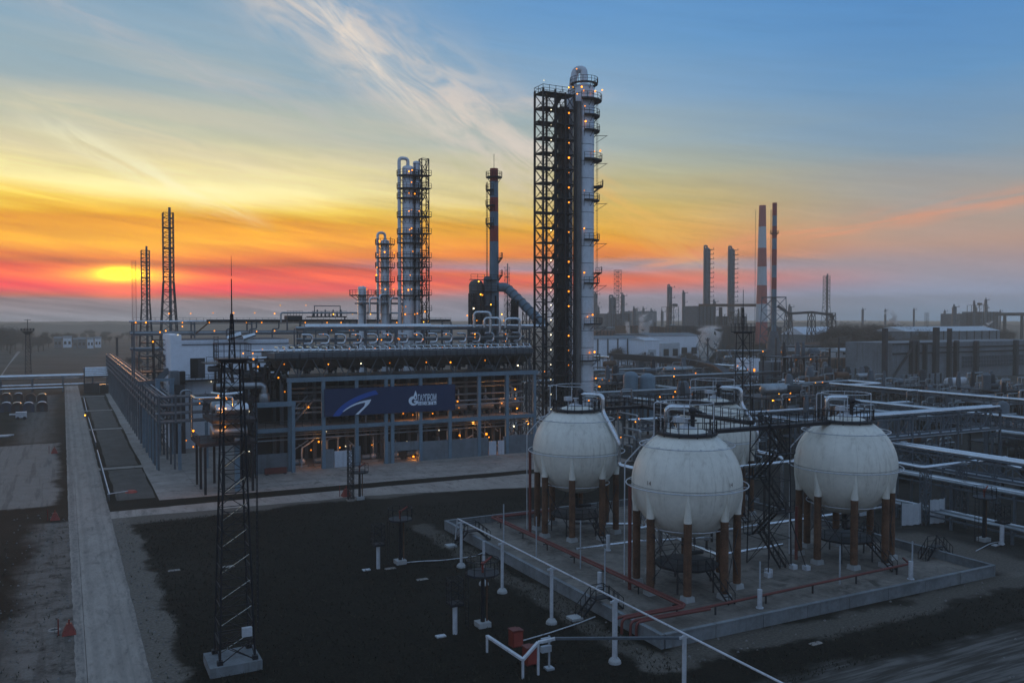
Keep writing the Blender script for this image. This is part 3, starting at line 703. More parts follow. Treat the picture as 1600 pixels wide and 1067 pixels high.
for k in range(11):                                   # pumps, exchangers and drums seen between the columns
    u = 36.3+4.3*k; lv = k % 2
    tt = thing('pump_set', 'small grey pump and motor on the ground floor behind the %s gap from the left' % ORD[k], 'pump', (u, BV+3.2, 0), 'pumps inside the banner building')
    part('motor', M().hvessel((u-.8, BV+3.2, .95), 1.3, .42), 'steel_blue', tt, True)
    part('casing', M().sph((u+.6, BV+3.2, 1.0), .55, 12, 8), 'steel_light', tt, True)
    part('base_plate', M().box(u-1.7, u+1.4, BV+2.7, BV+3.7, .02, .42), 'concrete', tt)
    part('discharge_pipe', M().pipe([(u+.6, BV+3.2, 1.4), (u+.6, BV+3.2, 3.6+lv), (u+.6, BV+6, 3.6+lv)], .14, 8), 'zinc_dull', tt, True)
for k in range(7):
    u = 43.5+5.8*k
    tt = thing('exchanger', 'pale horizontal exchanger drum on the upper floor of the banner building, %s from the left' % ORD[k], 'heat exchanger', (u, BV+5, 7.3), 'drums on the upper floor')
    part('drum', M().hvessel((u, BV+5, 9.0), 4.2, .85), 'zinc_dull', tt, True)
    for d in (-1.3, 1.3): part('saddle', M().box(u+d-.15, u+d+.15, BV+4.3, BV+5.7, 7.31, 8.4), 'steel_dark', tt)
    part('nozzle', M().pipe([(u+.8, BV+5, 9.7), (u+.8, BV+5, 12.4), (u+.8, BV+9, 12.4)], .17, 8), 'steel_light', tt, True)
def pl(par, lst, v, kind='o', r=.17, watts=0):
    for (x, y) in lst: lamp(par, av(x, y, v), kind, r, 'lamp', watts)
pl(BLD, [(482, 636), (715, 627), (805, 608), (784, 630), (805, 623), (808, 638), (717, 637), (498, 690), (486, 703), (531, 699), (581, 695), (718, 680), (645, 648), (676, 646), (826, 661), (740, 661), (630, 646), (646, 713), (764, 683)], BV+1.6, 'o', .19, 45)
pl(BLD, [(760, 678), (775, 712)], BV+2.2, 'o', .34, 160)
pl(BLD, [(510, 674), (540, 697), (686, 672), (636, 690), (803, 666)], BV+1.4, 'w', .13)
# banner
t = thing('banner', 'long navy banner with a pale arrow sweep and the white company name', 'banner', (39.8, BV-.75, 9.1))
BU0, BU1, BZ0, BZ1 = 39.8, 64.3, 9.05, 13.8; YB = BV-.75
part('cloth', M().box(BU0, BU1, YB, YB+.12, BZ0, BZ1), 'banner_navy', t)
m = M()
for i in range(8): u = BU0+.6+i*3.35; m.bar((u, YB+.15, BZ0+.2), (u, BV-.3, BZ0+.2), .1); m.bar((u, YB+.2, BZ0), (u, YB+.2, BZ1), .1)
part('banner_frame', m, 'steel_dark', t)
def bpx(x, y):                                        # from the photograph's banner to metres on the cloth
    a, b, z = av(440+x/3.81, 560+y/3.81, YB); return a, z
def flat(poly, off, mt, name='emblem'):
    q = [bpx(*p) for p in poly]
    n = len(q); me = M().add([(a, YB-off, z) for a, z in q]+[(a, YB-.003, z) for a, z in q], [tuple(range(n))]+[(i, n+i, n+(i+1) % n, (i+1) % n) for i in range(n)])
    return part(name, me, mt, t)
def strip(a, b, off, mt, name='emblem'):              # two edge curves
    A, B = [bpx(*p) for p in a], [bpx(*p) for p in b]; n = len(A)
    me = M().add([(x_, YB-off, z) for x_, z in A+B], [(i, i+1, n+i+1, n+i) for i in range(n-1)]); return part(name, me, mt, t)
def qb(p, q, r, n=14): return [((1-k/n)**2*p[0]+2*k/n*(1-k/n)*q[0]+(k/n)**2*r[0], (1-k/n)**2*p[1]+2*k/n*(1-k/n)*q[1]+(k/n)**2*r[1]) for k in range(n+1)]
strip(qb((305, 345), (360, 240), (560, 188)), qb((345, 343), (420, 245), (576, 212)), .006, 'banner_blue', 'blue_sweep')
strip(qb((362, 318), (420, 258), (534, 243)), qb((370, 316), (430, 272), (498, 262)), .010, 'banner_white', 'pale_arrow')
flat([(498, 262), (534, 243), (522, 268), (458, 333), (438, 335), (492, 283)], .009, 'banner_white', 'pale_arrow')
# round emblem with a flame
cx, cy = 785, 252
outer = [(cx+29*math.cos(R(a)), cy-28*math.sin(R(a))) for a in range(62, 361, 12)]; inner = [(cx+3+14*math.cos(R(a)), cy+2-14*math.sin(R(a))) for a in range(62, 361, 12)]
strip(outer, inner, .010, 'banner_white', 'round_emblem')
flat([(788, 251), (810, 251), (811, 262), (788, 262)], .012, 'banner_white', 'round_emblem')
flat([(797, 190), (803, 205), (806, 222), (804, 242), (795, 249), (787, 240), (786, 224), (791, 208)], .014, 'banner_white', 'flame_emblem')
flat([(797, 218), (800, 230), (797, 242), (792, 232)], .018, 'banner_navy', 'flame_emblem')
flat([(811, 257), (921, 253), (921, 274), (811, 278)], .010, 'banner_white', 'name_plate')
def text(s, x0, y0, x1, y1, off, mt, name, bold=.02):
    """lettering stretched between two photo corners on the cloth"""
    cu = bpy.data.curves.new(name, 'FONT'); cu.body = s; cu.size = 1; cu.offset = bold; ob = bpy.data.objects.new(name, cu); COL.objects.link(ob)
    bpy.context.view_layer.update(); dg = bpy.context.evaluated_depsgraph_get(); me = bpy.data.meshes.new_from_object(ob.evaluated_get(dg))
    bpy.data.objects.remove(ob)
    xs = [v.co.x for v in me.vertices]; ys = [v.co.y for v in me.vertices]; X0, X1, Y0, Y1 = min(xs), max(xs), min(ys), max(ys)
    (a0, z1), (a1, z0) = bpx(x0, y0), bpx(x1, y1); o = ORG[t.name]
    for v in me.vertices:
        a = a0+(v.co.x-X0)/(X1-X0)*(a1-a0); z = z0+(v.co.y-Y0)/(Y1-Y0)*(z1-z0); v.co = (a-o[0], YB-off-o[1], z-o[2])
    me.materials.clear(); me.materials.append(MATS[mt]); me.update(); r_ = bpy.data.objects.new(name, me); COL.objects.link(r_); r_.parent = t
text('ГАЗПРОМ', 811, 213, 921, 249, .012, 'banner_white', 'lettering', .02)
text('НЕФТЬ', 816, 259, 917, 274, .016, 'banner_navy', 'lettering', .0)

# air coolers along the top of the building
def cooler(i, u, v, z, label):
    t = thing('air_cooler', label, 'air cooler', (u, v, z), 'air coolers in a row above the banner building')
    w = 4.1
    part('tube_bundle', M().box(u-w/2, u+w/2, v, v+10, z+3.2, z+4.1), 'bundle', t)
    for k in range(2):
        vv = v+2.6+k*4.9
        hd = part('fan_hood', M().frustum((u, vv), (2.7, 3.0), (w-.1, 4.8), z+1.55, z+3.19), 'hood', t)
        part('fan_ring', M().lathe((u, vv, 0), [(1.25, z+1.0), (1.27, z+1.54), (1.2, z+1.54), (1.18, z+1.0)], 18), 'steel_black', hd, True)
    for s in (-1, 1):
        for vv in (v+.2, v+9.6): part('strut', M().bar((u+s*w/2*.98, vv, z), (u+s*.35, vv, z+3.2), .16), 'steel_grey', t)
    for vv in (v-.25, v+10.25): part('header_box', M().box(u-w/2, u+w/2, vv-.2, vv+.2, z+3.35, z+4.25), 'steel_grey', t)
    part('motor_beam', M().bar((u, v, z+1.0), (u, v+10, z+1.0), .2).cb((u, v+2.6, z+.7), (.5, .5, .6)), 'steel_black', t)
    m = M().box(u-w/2, u+w/2, v-1.25, v-.46, z+3.0, z+3.12).rail([(u-w/2, v-1.2, z+3.12), (u+w/2, v-1.2, z+3.12)], 1.1, .06, 1.4)
    part('walkway', m, 'grating', t)
    m = M()
    for k in range(3):
        uu = u-w/2+.7+k*1.35; m.pipe([(uu, v-.2, z+4.2), (uu, v-.2, z+5.1), (uu, v+1.6, z+5.1), (uu, v+2.6, z+5.1)], .11, 6)
    m.tube((u-w/2, v+.5, z+4.5), (u+w/2, v+.5, z+4.5), .19, None, 8)
    part('header_pipe', m, 'zinc', t, True)
for k in range(12): cooler(k, 33.8+4.17*k, BV+1.3, 15.86, '%s dark-hooded air cooler from the left on top of the banner building' % ORD[k])
for k, (x, y, q) in enumerate([(444, 569, 'o'), (513, 569, 'o'), (564, 568, 'w'), (609, 567, 'o'), (666, 566, 'o'), (704, 566, 'o'), (758, 563, 'o'), (809, 571, 'w')]): lamp(BLD, av(x, y, BV+.2), q, .16)

# =================================================================== REAR PIPE RACKS
def rack(name, label, u0, u1, v, w, zs, top, mt='steel_grey', step=6.0, axis='u', pipes=(), group=None, brace=True, trays=False, cat='pipe rack', base=0, railtop=False):
    """portal frames with levels; pipes = list of (offset across, z, r, material)"""
    A = (u0, v, base) if axis == 'u' else (v, u0, base)
    t = thing(name, label, cat, A, group)
    P = (lambda s, c, z: (s, c, z)) if axis == 'u' else (lambda s, c, z: (c, s, z))
    n = max(1, round(abs(u1-u0)/step))
    for i in range(n+1):
        s = u0+(u1-u0)*i/n; m = M()
        for c in (v-w/2, v+w/2): m.bar(P(s, c, base), P(s, c, top), .32)
        for z in zs: m.bar(P(s, v-w/2, z), P(s, v+w/2, z), .26)
        part('frame', m, mt, t)
    m = M()
    for z in zs:
        for c in (v-w/2, v+w/2): m.bar(P(u0, c, z+.14), P(u1, c, z+.14), .22)
    if brace:
        for i in range(0, n, 3):
            a, b = u0+(u1-u0)*i/n, u0+(u1-u0)*(i+1)/n; m.bar(P(a, v-w/2, base+.5), P(b, v-w/2, zs[0]), .12); m.bar(P(b, v-w/2, base+.5), P(a, v-w/2, zs[0]), .12)
    part('beam', m, mt, t)
    if trays:
        for z in zs: 
            m = M()
            for c in (v-w/2, v-w/2+1.2): m.bar(P(u0, c, z+.35), P(u1, c, z+.35), .08, .2)
            for i in range(int(abs(u1-u0)/2.5)): s = u0+2.5*i*(1 if u1 > u0 else -1); m.bar(P(s, v-w/2, z+.3), P(s, v-w/2, z+1.1), .06)
            part('cable_tray', m, 'zinc_dull', t)
    for (c, z, r, mm, *sp) in pipes:
        a, b = (sp[0], sp[1]) if sp else (u0-.6, u1+.6)
        part('pipe', M().tube(P(a, v+c, z+r), P(b, v+c, z+r), r, None, 10), mm, t, True)
    if railtop: part('railing', M().rail([P(u0, v-w/2, top), P(u1, v-w/2, top)], 1.1, .06, 1.5), mt, t)
    return t
rk = rack('pipe_rack', 'steel pipe rack behind the air coolers with the bright blue-white pipe on top', 40, 88, 163.5, 5, (19.0, 21.5, 23.6), 23.8, 'steel_grey', 5.9,
          pipes=((-1, 23.8, .55, 'zinc', 40.5, 66), (-1, 23.85, .42, 'zinc', 66, 93), (1.5, 23.8, .3, 'zinc_dull'), (1, 21.7, .25, 'zinc_dull'), (-1.5, 19.2, .3, 'steel_light'), (.8, 19.2, .22, 'zinc')))
for k in range(15):
    u = 41.5+3.15*k; part('return_bend', M().pipe([(u-2.0, 160.6, 22.9), (u, 160.6, 22.9), (u+.02, 160.6, 21.2), (u-1.6, 160.6, 21.2)], .22, 10, .8), 'zinc', rk, True)
for k in range(30): 
    u = 36+1.75*k; part('branch_pipe', M().pipe([(u, 160.3, 19.6), (u, 160.3, 20.9), (u-.9, 160.3, 20.9)], .11, 6, .25), 'zinc', rk, True)
part('branch_pipe', M().pipe([(88, 162.5, 24.4), (92.6, 162.5, 24.4), (92.6, 162.5, 18)], .3, 10), 'zinc', rk, True)
pl(rk, [(505, 522), (556, 523), (606, 523), (651, 523), (697, 522), (742, 522), (790, 522), (624, 530), (661, 530), (742, 527), (790, 533), (797, 541), (807, 542), (590, 530), (622, 529)], 159.8, 'o', .15)
pl(rk, [(518, 516), (546, 516), (552, 516), (559, 531), (596, 531)], 159.8, 'o', .12)
pl(rk, [(410, 546), (444, 546), (455, 547), (465, 546), (510, 546), (546, 545), (564, 546), (609, 544), (651, 542), (666, 544), (691, 543), (715, 543), (742, 541), (762, 542), (586, 545), (745, 547)], 158.9, 'o', .15)
rk = rack('pipe_rack', 'far dark pipe rack with an upper walkway running the whole width behind the white building', 14.3, 92, 215, 6, (18.5, 22.0, 24.6), 25.0, 'steel_grey', 12.0,
          pipes=((-2.4, 24.95, .38, 'steel_dark', 30, 92), (0, 22.2, .3, 'zinc_dull'), (1.6, 22.2, .4, 'steel_grey'), (-1.2, 18.7, .35, 'zinc_dull'), (1, 18.7, .3, 'zinc_dull'), (2, 25.0, .22, 'zinc')), railtop=True)
for k in range(10): 
    u = 36+5.3*k; part('drop_pipe', M().pipe([(u, 211.9, 25.0), (u, 211.9, 23.4), (u-1.6, 211.9, 23.4), (u-1.6, 211.9, 19)], .17, 6, .5), 'steel_grey', rk, True)
part('step_brace', M().bar((30.5, 212, 25), (27, 212, 22), .3), 'rust', rk)
part('overhead_pipe', M().pipe([(47, 211.5, 25), (47, 211.5, 27.3), (78, 211.5, 27.3), (78, 211.5, 25)], .22, 8), 'zinc_dull', rk, True)
pl(rk, [(212, 504), (228, 504), (285, 504), (327, 504), (385, 504), (409, 504), (250, 519), (259, 517), (285, 510), (335, 517), (401, 518), (429, 517), (264, 490), (298, 490), (333, 489), (365, 489), (398, 489), (429, 490), (477, 504), (511, 504), (533, 504), (570, 504), (592, 504), (620, 504)], 211.6, 'o', .19)
pl(rk, [(278, 523), (239, 534), (438, 477), (521, 491), (551, 491), (579, 491), (606, 491), (662, 503), (669, 502)], 211.4, 'y', .17)
t = thing('filter_platform', 'small dark railed platform with a crowd of valves on top of the far rack', 'platform', (58, 214, 25.2))
part('deck', M().box(54.6, 63.4, 211.5, 217, 26.2, 26.5), 'steel_dark', t)
part('railing', M().rail([(54.6, 211.5, 26.5), (63.4, 211.5, 26.5)], 1.2, .07, 1.2).rail([(48.6, 211.5, 26.6), (52.2, 211.5, 26.6)], 1.2, .07, .8), 'steel_dark', t)
part('deck', M().box(48.6, 52.2, 211.5, 215, 25.6, 26.6), 'steel_dark', t)
m = M()
for k in range(8): u = 55.2+k; m.tube((u, 212.6, 26.5), (u, 212.6, 27.6+.5*(k % 2)), .25, .15, 8)
part('valves', m, 'steel_grey', t, True)
part('frame', M().bar((55.5, 212.6, 26.5), (55.5, 212.6, 29), .18).bar((62, 212.6, 26.5), (62, 212.6, 29), .18).bar((55.4, 212.6, 29), (62.1, 212.6, 29), .2).bar((48.6, 212, 23), (48.6, 212, 25.6), .3).bar((63, 212, 23), (63, 212, 26.2), .3), 'steel_grey', t)
lamp(t, av(478, 477, 212), 'o', .17)
def proj(u, v, z):
    a, b, dz = u*CT-v*ST, u*ST+v*CT, z-CAMH
    d = b*math.cos(PITCH)-dz*math.sin(PITCH); up_ = b*math.sin(PITCH)+dz*math.cos(PITCH)
    return 800+F*a/d, 533.5-F*up_/d
def endu(v, z, px, lo=-400, hi=900):
    for _ in range(50):
        mid = (lo+hi)/2
        if proj(mid, v, z)[0] < px: lo = mid
        else: hi = mid
    return mid
# =================================================================== COLUMNS AND STACKS
def platform(t, c, r, z, a0, a1, w=1.1, rh=1.1, mt='steel_dark'):
    n = max(4, int(abs(a1-a0)/18))
    d = part('platform', M().lathe((c[0], c[1], 0), [(r, z), (r+w, z), (r+w, z-.22), (r, z-.22)], n, a0, a1), mt, t)
    pts = [(c[0]+(r+w)*math.cos(R(a0+(a1-a0)*i/n)), c[1]+(r+w)*math.sin(R(a0+(a1-a0)*i/n)), z) for i in range(n+1)]
    m = M().rail(pts, rh, .07, 2.2, (.5,))
    for i in range(0, n+1, max(1, n//4)):
        q = pts[i]; e = (c[0]+r*math.cos(R(a0+(a1-a0)*i/n)), c[1]+r*math.sin(R(a0+(a1-a0)*i/n)), z-1.3); m.bar(q, e, .09)
    part('railing', m, mt, d); return d
def shell(t, c, r, z1, mt='column_clad', seams=True, name='shell', z0=0):
    prof = [(r, z0), (r, z1)]+[(r*math.cos(a), z1+r*.5*math.sin(a)) for a in [R(15*k) for k in range(1, 6)]]+[(.01, z1+r*.5)]
    s = part(name, M().lathe((c[0], c[1], 0), prof, 28), mt, t, True)
    if seams:
        m = M(); z = z0+3
        while z < z1: m.lathe((c[0], c[1], 0), [(r+.03, z), (r+.03, z+.10)], 28); z += 3.4
        part('cladding_band', m, 'steel_grey', s)
    return s
# the tallest column and its stair tower
t = thing('distillation_tower', 'tallest pale clad column with ring platforms, its dark stair tower on the left', 'column', (94.1, 149.3, 0))
c = (94.1, 149.3)
shell(t, c, 2.1, 72.2)
part('shaded_side_strip', M().tube((91.6, 147.6, 2), (91.6, 147.6, 69), .75, None, 14), 'dark_vessel_and_shade', t, True)  # dark tube puts the column's shaded left side into colour
part('overhead_pipe', M().pipe([(94.1, 149.3, 73), (94.1, 149.3, 76.2), (92.9, 150.6, 76.2), (92.0, 151.4, 70), (92.0, 151.6, 5)], .75, 14, 1.2), 'column_clad', t, True)
def yz(y, Y=175.6): return CAMH+(497-y)*Y/F
for (y, a0, a1, w_) in ((134, 0, 360, .7), (160, -130, 60, 1.5), (184, -120, 30, 1.1), (207, -120, 30, 1.1), (252, -120, 40, 1.6), (292, -50, 10, 1.8), (314, -120, 30, 1.1), (375, -120, 30, 1.1), (426, -50, 15, 1.6), (442, -120, 30, 1.1), (505, -120, 40, 1.7), (562, -180, 60, 1.3)):
    platform(t, c, 2.12, yz(y), a0, a1, w_)
part('ladder', M().ladder((96.4, 147.9, 30), 70, .5, 'v'), 'steel_dark', t)
for k in range(6):
    z = yz((215, 258, 320, 382, 447, 512)[k]); part('davit', M().bar((96, 147.6, z), (98.2, 146.9, z+.1), .1).bar((98.0, 147, z), (96, 147.8, z-1.4), .08), 'steel_dark', t)
for (x, y) in ((909, 136), (912, 142), (914, 166), (915, 190), (930, 143), (941, 141), (901, 108), (929, 237), (938, 236), (913, 298), (913, 357), (913, 426), (918, 495), (926, 492), (921, 551), (929, 550), (902, 147)): lamp(t, av(x, y, 146.6), 'o', .2)
st = thing('stair_tower', 'tall black steel stair tower with white and orange lamps, left of the tallest column', 'stair tower', (83.3, 147, 0))
FU = (83.3, 86.0, 88.3, 90.4); n = 24; H0 = 70.0; fh = H0/n
m = M()
for u in FU:
    for v in (146.9, 150.3): m.bar((u, v, 0), (u, v, H0+(.6 if u < 88 else .2)), .34)
part('post', m, 'steel_black', st)
for k in range(n):
    z0, z1 = k*fh, (k+1)*fh; m = M()
    m.box(83.1, 90.5, 146.8, 150.4, z1-.12, z1+.06)
    for v in (146.9, 150.3):
        m.bar((FU[0], v, z0), (FU[1], v, z1), .13); m.bar((FU[1], v, z0), (FU[0], v, z1), .13)
        m.bar((FU[2], v, z0), (FU[3], v, z1), .12); m.bar((FU[3], v, z0), (FU[2], v, z1), .12)
    for u in (FU[0],): m.bar((u, 146.9, z0), (u, 150.3, z1), .1)
    part('floor_frame', m, 'steel_black', st)
    part('stair_flight', M().stairs((86.2, 148.0, z0+.05), (88.2, 148.0, z1) if True else 0, 1.0, .16), 'steel_black', st)
    if k % 2 == 0: part('railing', M().rail([(83.3, 146.8, z1+.06), (88.3, 146.8, z1+.06)], 1.1, .07, 1.2), 'steel_black', st)
    if k % 3 == 0: part('bracket', M().box(82.2, 83.1, 146.8, 148.2, z1-.1, z1+.05).bar((82.3, 147, z1-.1), (83.2, 147, z1-1.2), .1), 'steel_black', st)
part('dark_bay_box', M().box(88.5, 90.2, 148.6, 150.1, 0, 68), 'steel_black', st)  # plain dark box filling the bay next to the column
part('railing', M().rail([(83.2, 146.8, H0+.1), (90.4, 146.8, H0+.1), (90.4, 150.3, H0+.1), (83.2, 150.3, H0+.1), (83.2, 146.8, H0+.1)], 1.2, .08, 1.4), 'steel_black', st)
for k in range(n-1):
    if k > 1: lamp(st, (84.9, 146.6, k*fh+2.3), 'w', .12 if k > 14 else .17)
    if k not in (8, 13, 15) and k > 4: lamp(st, (88.9, 146.5, k*fh+2.1), 'o', .2)
lamp(st, (83.4, 146.8, H0+2), 'w', .14); lamp(st, (89, 146.8, H0+1.3), 'y', .17); lamp(st, (90, 146.8, H0+1.5), 'y', .17)

def mid(px, Y, r, ytop, ys, label, mt='column_clad', gl=True, side=-1, lam=(), name='process_tower', w=1.2):
    u, v, _ = ay(px, 497, Y); zt = CAMH+(497-ytop)*Y/F
    t = thing(name, label, 'column', (u, v, 0)); shell(t, (u, v), r, zt-r*.5-(1.6 if gl else 0), mt)
    for k, y in enumerate(ys): platform(t, (u, v), r, CAMH+(497-y)*Y/F, -215 if side < 0 else -140, -20 if side < 0 else 60, w)
    if gl:
        q = Vector((u, v, 0))-RT*(r+.55)*1+TOC*.9
        part('overhead_pipe', M().pipe([(u, v, zt-1.8), (u, v, zt-.1), (q.x, q.y, zt-.1), (q.x, q.y, 6)], .40*max(.75, r/1.3), 12, .8), 'column_clad', t, True)
    part('ladder', M().ladder((u+RT.x*(r+.3), v+RT.y*(r+.3), 20), zt-1, .5, 'v', .07), 'steel_dark', t)
    for (x, y) in lam: lamp(t, ay(x, y, Y-r-1.6), 'o', .2)
    return t, u, v
t, u, v = mid(638, 196, 1.3, 249, (276, 296, 311, 340, 366, 380, 403, 418, 439, 461), 'tall pale column with many platforms, tallest of the left hand group', lam=((639, 268), (644, 266), (643, 285), (639, 302), (643, 328), (639, 330), (643, 357), (640, 359), (643, 368), (645, 393), (641, 430), (638, 453), (643, 452), (634, 479)))
t, u, v = mid(651.5, 197, .82, 253, (), 'slim pale column squeezed between the tall platform column and the lattice stair frame', gl=False, lam=((655, 330), (648, 303)))
for k, y in enumerate((276, 296, 311, 340, 366, 380, 403, 418, 439, 461)): platform(t, (u, v), .84, CAMH+(497-y)*197/F, -160, -20, .9)
u, v, _ = ay(663, 497, 197)
t = thing('stair_tower', 'narrow grey lattice stair frame on the right of the left hand column group', 'stair tower', (u, v, 0))
part('frame', M().lattice((u, v), 0, 62, 1.7, 1.7, 24, .2, .12, 'z'), 'steel_dark', t)
m = M()
for y in (276, 296, 340, 366, 403, 418, 439, 461, 485): z = CAMH+(497-y)*197/F; part('landing', M().box(u-1.3, u+1.3, v-1.3, v+1.3, z-.1, z+.05).rail([(u-1.3, v-1.3, z), (u+1.3, v-1.3, z)], 1.1, .08, 1.3), 'steel_dark', t)
for (x, y) in ((664, 487), (652, 490), (648, 491), (633, 491)): lamp(t, ay(x, y, 194), 'o', .2)
t, u, v = mid(602, 198, 1.0, 364, (382, 403, 418, 440, 461), 'middle height pale column left of the tall platform column', lam=((593, 377), (590, 398), (602, 452), (588, 430), (616, 395), (618, 377), (601, 394), (615, 452), (589, 418)))
t, u, v = mid(566, 200, 1.0, 447, (461,), 'short pale column at the left end of the column group', gl=False, lam=((565, 447), (573, 452)), w=1.9)
u0, v0, _ = ay(575, 497, 198)
t = thing('pipe_platform', 'low grey deck with bent pipes at the foot of the left hand column group', 'platform', (u0, v0, 0))
part('deck', M().box(u0-2.5, u0+11, v0-4, v0+2, 29.2, 29.5), 'steel_grey', t)
for k in range(5): part('post', M().cb((u0-2+3*k, v0-3.8, 14.6), (.35, .35, 29.1)), 'steel_grey', t)
for k in range(4): part('bent_pipe', M().pipe([(u0-1+2.4*k, v0-4.3, 27), (u0-1+2.4*k, v0-4.3, 30.5+(k % 2)*.8), (u0+1.2+2.4*k, v0-4.3, 30.5+(k % 2)*.8), (u0+1.2+2.4*k, v0-4.3, 29)], .25, 8), 'zinc', t, True)
part('railing', M().rail([(u0-2.5, v0-4, 29.5), (u0+11, v0-4, 29.5)], 1.1, .07), 'steel_grey', t)
# banded stack with its sloping duct
def stack(px, Y, w0, w1, ytop, bands, label, z0=0, mts=('stack_red', 'stack_white'), base='steel_grey', plats=(), rods=True, name='chimney_stack'):
    """bands: list of photo rows from the top, alternating colours"""
    u, v, _ = ay(px, 497, Y); H = CAMH+(497-ytop)*Y/F; t = thing(name, label, 'chimney', (u, v, z0))
    rr = lambda z: (w0+(w1-w0)*z/H)/2
    zs = [H]+[CAMH+(497-y)*Y/F for y in bands]+[z0]
    for i in range(len(zs)-1):
        a, b = zs[i], zs[i+1]
        mt = mts[i % 2] if i < len(zs)-2 or base is None else base
        part('band', M().lathe((u, v, 0), [(rr(b), b), (rr(a), a-.001)]+([(rr(a)*.82, a), (rr(a)*.8, a-1)] if i == 0 else []), 24), mt, t, True)
    for (y, a0, a1) in plats: platform(t, (u, v), rr(CAMH+(497-y)*Y/F), CAMH+(497-y)*Y/F, a0, a1, max(.9, w1*.35))
    part('ladder', M().ladder((u-RT.x*(w0/2+.3), v-RT.y*(w0/2+.3), 20), H-3, .6, 'v', .09), 'steel_dark', t)
    return t, u, v, H
CH, cu_, cv_, _ = stack(772, 196, 2.6, 1.85, 265, (285, 310, 332, 354, 378), 'grey stack with three dark red bands and a sloping ribbed duct at its foot', mts=('stack_dark', 'steel_blue'), base='steel_blue', plats=((278, 0, 360), (298, 120, 240), (322, 120, 250), (350, 130, 240), (403, -60, 20), (430, -60, 20)))
part('tip_rod', M().bar((cu_, cv_, 59), (cu_, cv_, 63), .08), 'steel_dark', CH)
a, b = Vector((cu_+.6, cv_-.4, 33.0)), Vector(ay(852, 510, 190))
part('duct', M().pipe([tuple(a), tuple(a+Vector((2.2, -.2, .0))), tuple(b)], 1.05, 18, 2.0), 'steel_blue', CH, True)
m = M(); d = (b-(a+Vector((2.2, -.2, 0)))); nn = 9
for k in range(nn): q = a+Vector((2.2, -.2, 0))+d*((k+.5)/nn); m.tube(q, q+d.normalized()*.22, 1.15, None, 18)
part('duct_rib', m, 'steel_grey', CH, True)
for k, (x, y0_, y1_) in enumerate(((801, 462, 540), (825, 480, 545))):
    p = ay(x, y0_, 193); part('duct_support', M().lattice((p[0], p[1]), 0, p[2]-1, 1.8, 1.8, 10, .16, .08), 'steel_dark', CH)
u, v, _ = ay(804, 497, 196); part('cold_leg', M().tube((u, v, 10), (u, v, 31), .8, None, 14), 'steel_dark', CH, True)
for (x, y) in ((784, 491), (767, 476), (787, 501)): lamp(CH, ay(x, y, 192), 'y', .2)
# vessel block left of the stack
u, v, _ = ay(748, 497, 196)
t = thing('vessel_tower', 'dark framed block of upright vessels just left of the banded grey stack', 'column', (u, v, 0))
part('vessel', M().lathe((u-.6, v, 0), [(1.7, 8), (1.7, 33.6), (1.2, 34.4), (.01, 34.7)], 24), 'dark_vessel_and_shade', t, True)
part('vessel', M().lathe((u+1.6, v-1.4, 0), [(1.0, 8), (1.0, 34.8), (.6, 35.4), (.01, 35.5)], 20), 'steel_grey', t, True)
part('vessel', M().lathe((u+2.9, v+.6, 0), [(.9, 8), (.9, 33), (.01, 33.6)], 20), 'steel_grey', t, True)
part('frame', M().lattice((u-2.6, v-2.2), 6, 31.5, 1.2, 1.2, 11, .2, .1), 'steel_dark', t)
for y in (437, 455, 478, 496): z = CAMH+(497-y)*194/F; part('platform', M().box(u-3.4, u+3.2, v-3.2, v-2.2, z-.15, z).rail([(u-3.4, v-3.2, z), (u+3.2, v-3.2, z)], 1.1, .07), 'steel_dark', t)
part('frame', M().bar((u-.8, v-3, 0), (u-.8, v-3, 31), .3).bar((u+2.8, v-3, 0), (u+2.8, v-3, 31), .3).bar((u-3.2, v-3, 0), (u-3.2, v-3, 31), .3), 'steel_dark', t)
for (x, y, k) in ((751, 460, 'y'), (754, 461, 'o'), (730, 493, 'o'), (740, 482, 'w'), (755, 431, 'o'), (748, 440, 'y'), (745, 501, 'o'), (740, 504, 'w'), (752, 461, 'y')): lamp(t, ay(x, y, 190), k, .19)
t = thing('pipe_loop', 'three white bent pipes rising above the rack in front of the banded stack', 'pipe', ay(760, 512, 178))
for k, (x0, x1, yt, yb) in enumerate(((741, 766, 488, 512), (757, 781, 497, 512), (790, 812, 498, 512))):
    a, b = ay(x0, yt, 178), ay(x1, yt, 178); part('pipe', M().pipe([(a[0], a[1], CAMH+(497-yb)*178/F), a, b, (b[0], b[1], CAMH+(497-yb-8)*178/F)], .3, 10), 'zinc', t, True)
# =================================================================== LATTICE MASTS
def flare(px, Y, w0, ytop, label, stackr=.6, red=False, ybase=None, n=22, wtop=.45, name='flare_mast'):
    u, v, _ = ay(px, 497, Y); H = CAMH+(497-ytop)*Y/F
    t = thing(name, label, 'mast', (u, v, 0), None)
    Hk = H*.6; wt = w0*wtop; lw = .012*w0*2.6
    part('frame', M().lattice((u, v), 0, Hk, w0, wt, n//2, lw*1.3, lw*.8, 'z').lattice((u, v), Hk, H*.97, wt, wt, n//2+3, lw*1.2, lw*.7, 'z'), 'stack_dark' if red else 'steel_dark', t)
    if stackr:
        part('flare_pipe', M().tube((u+wt*.15, v-wt*.1, 0), (u+wt*.15, v-wt*.1, H), stackr, stackr*.8, 10), 'steel_grey', t, True)
        m = M()
        for k in range(1, 9):
            z = H*k/9; ww = (w0+(wt-w0)*min(1, z/Hk))/2; part('platform', M().box(u-ww, u+ww, v-ww, v+ww, z-.1, z+.12), 'steel_dark', t)
    return t
flare(264, 300, 7.4, 325, 'tallest lattice flare mast on the left, right of the setting sun', .55)
flare(228, 310, 6.0, 385, 'second lattice flare mast between the red boom and the tallest mast', .45)
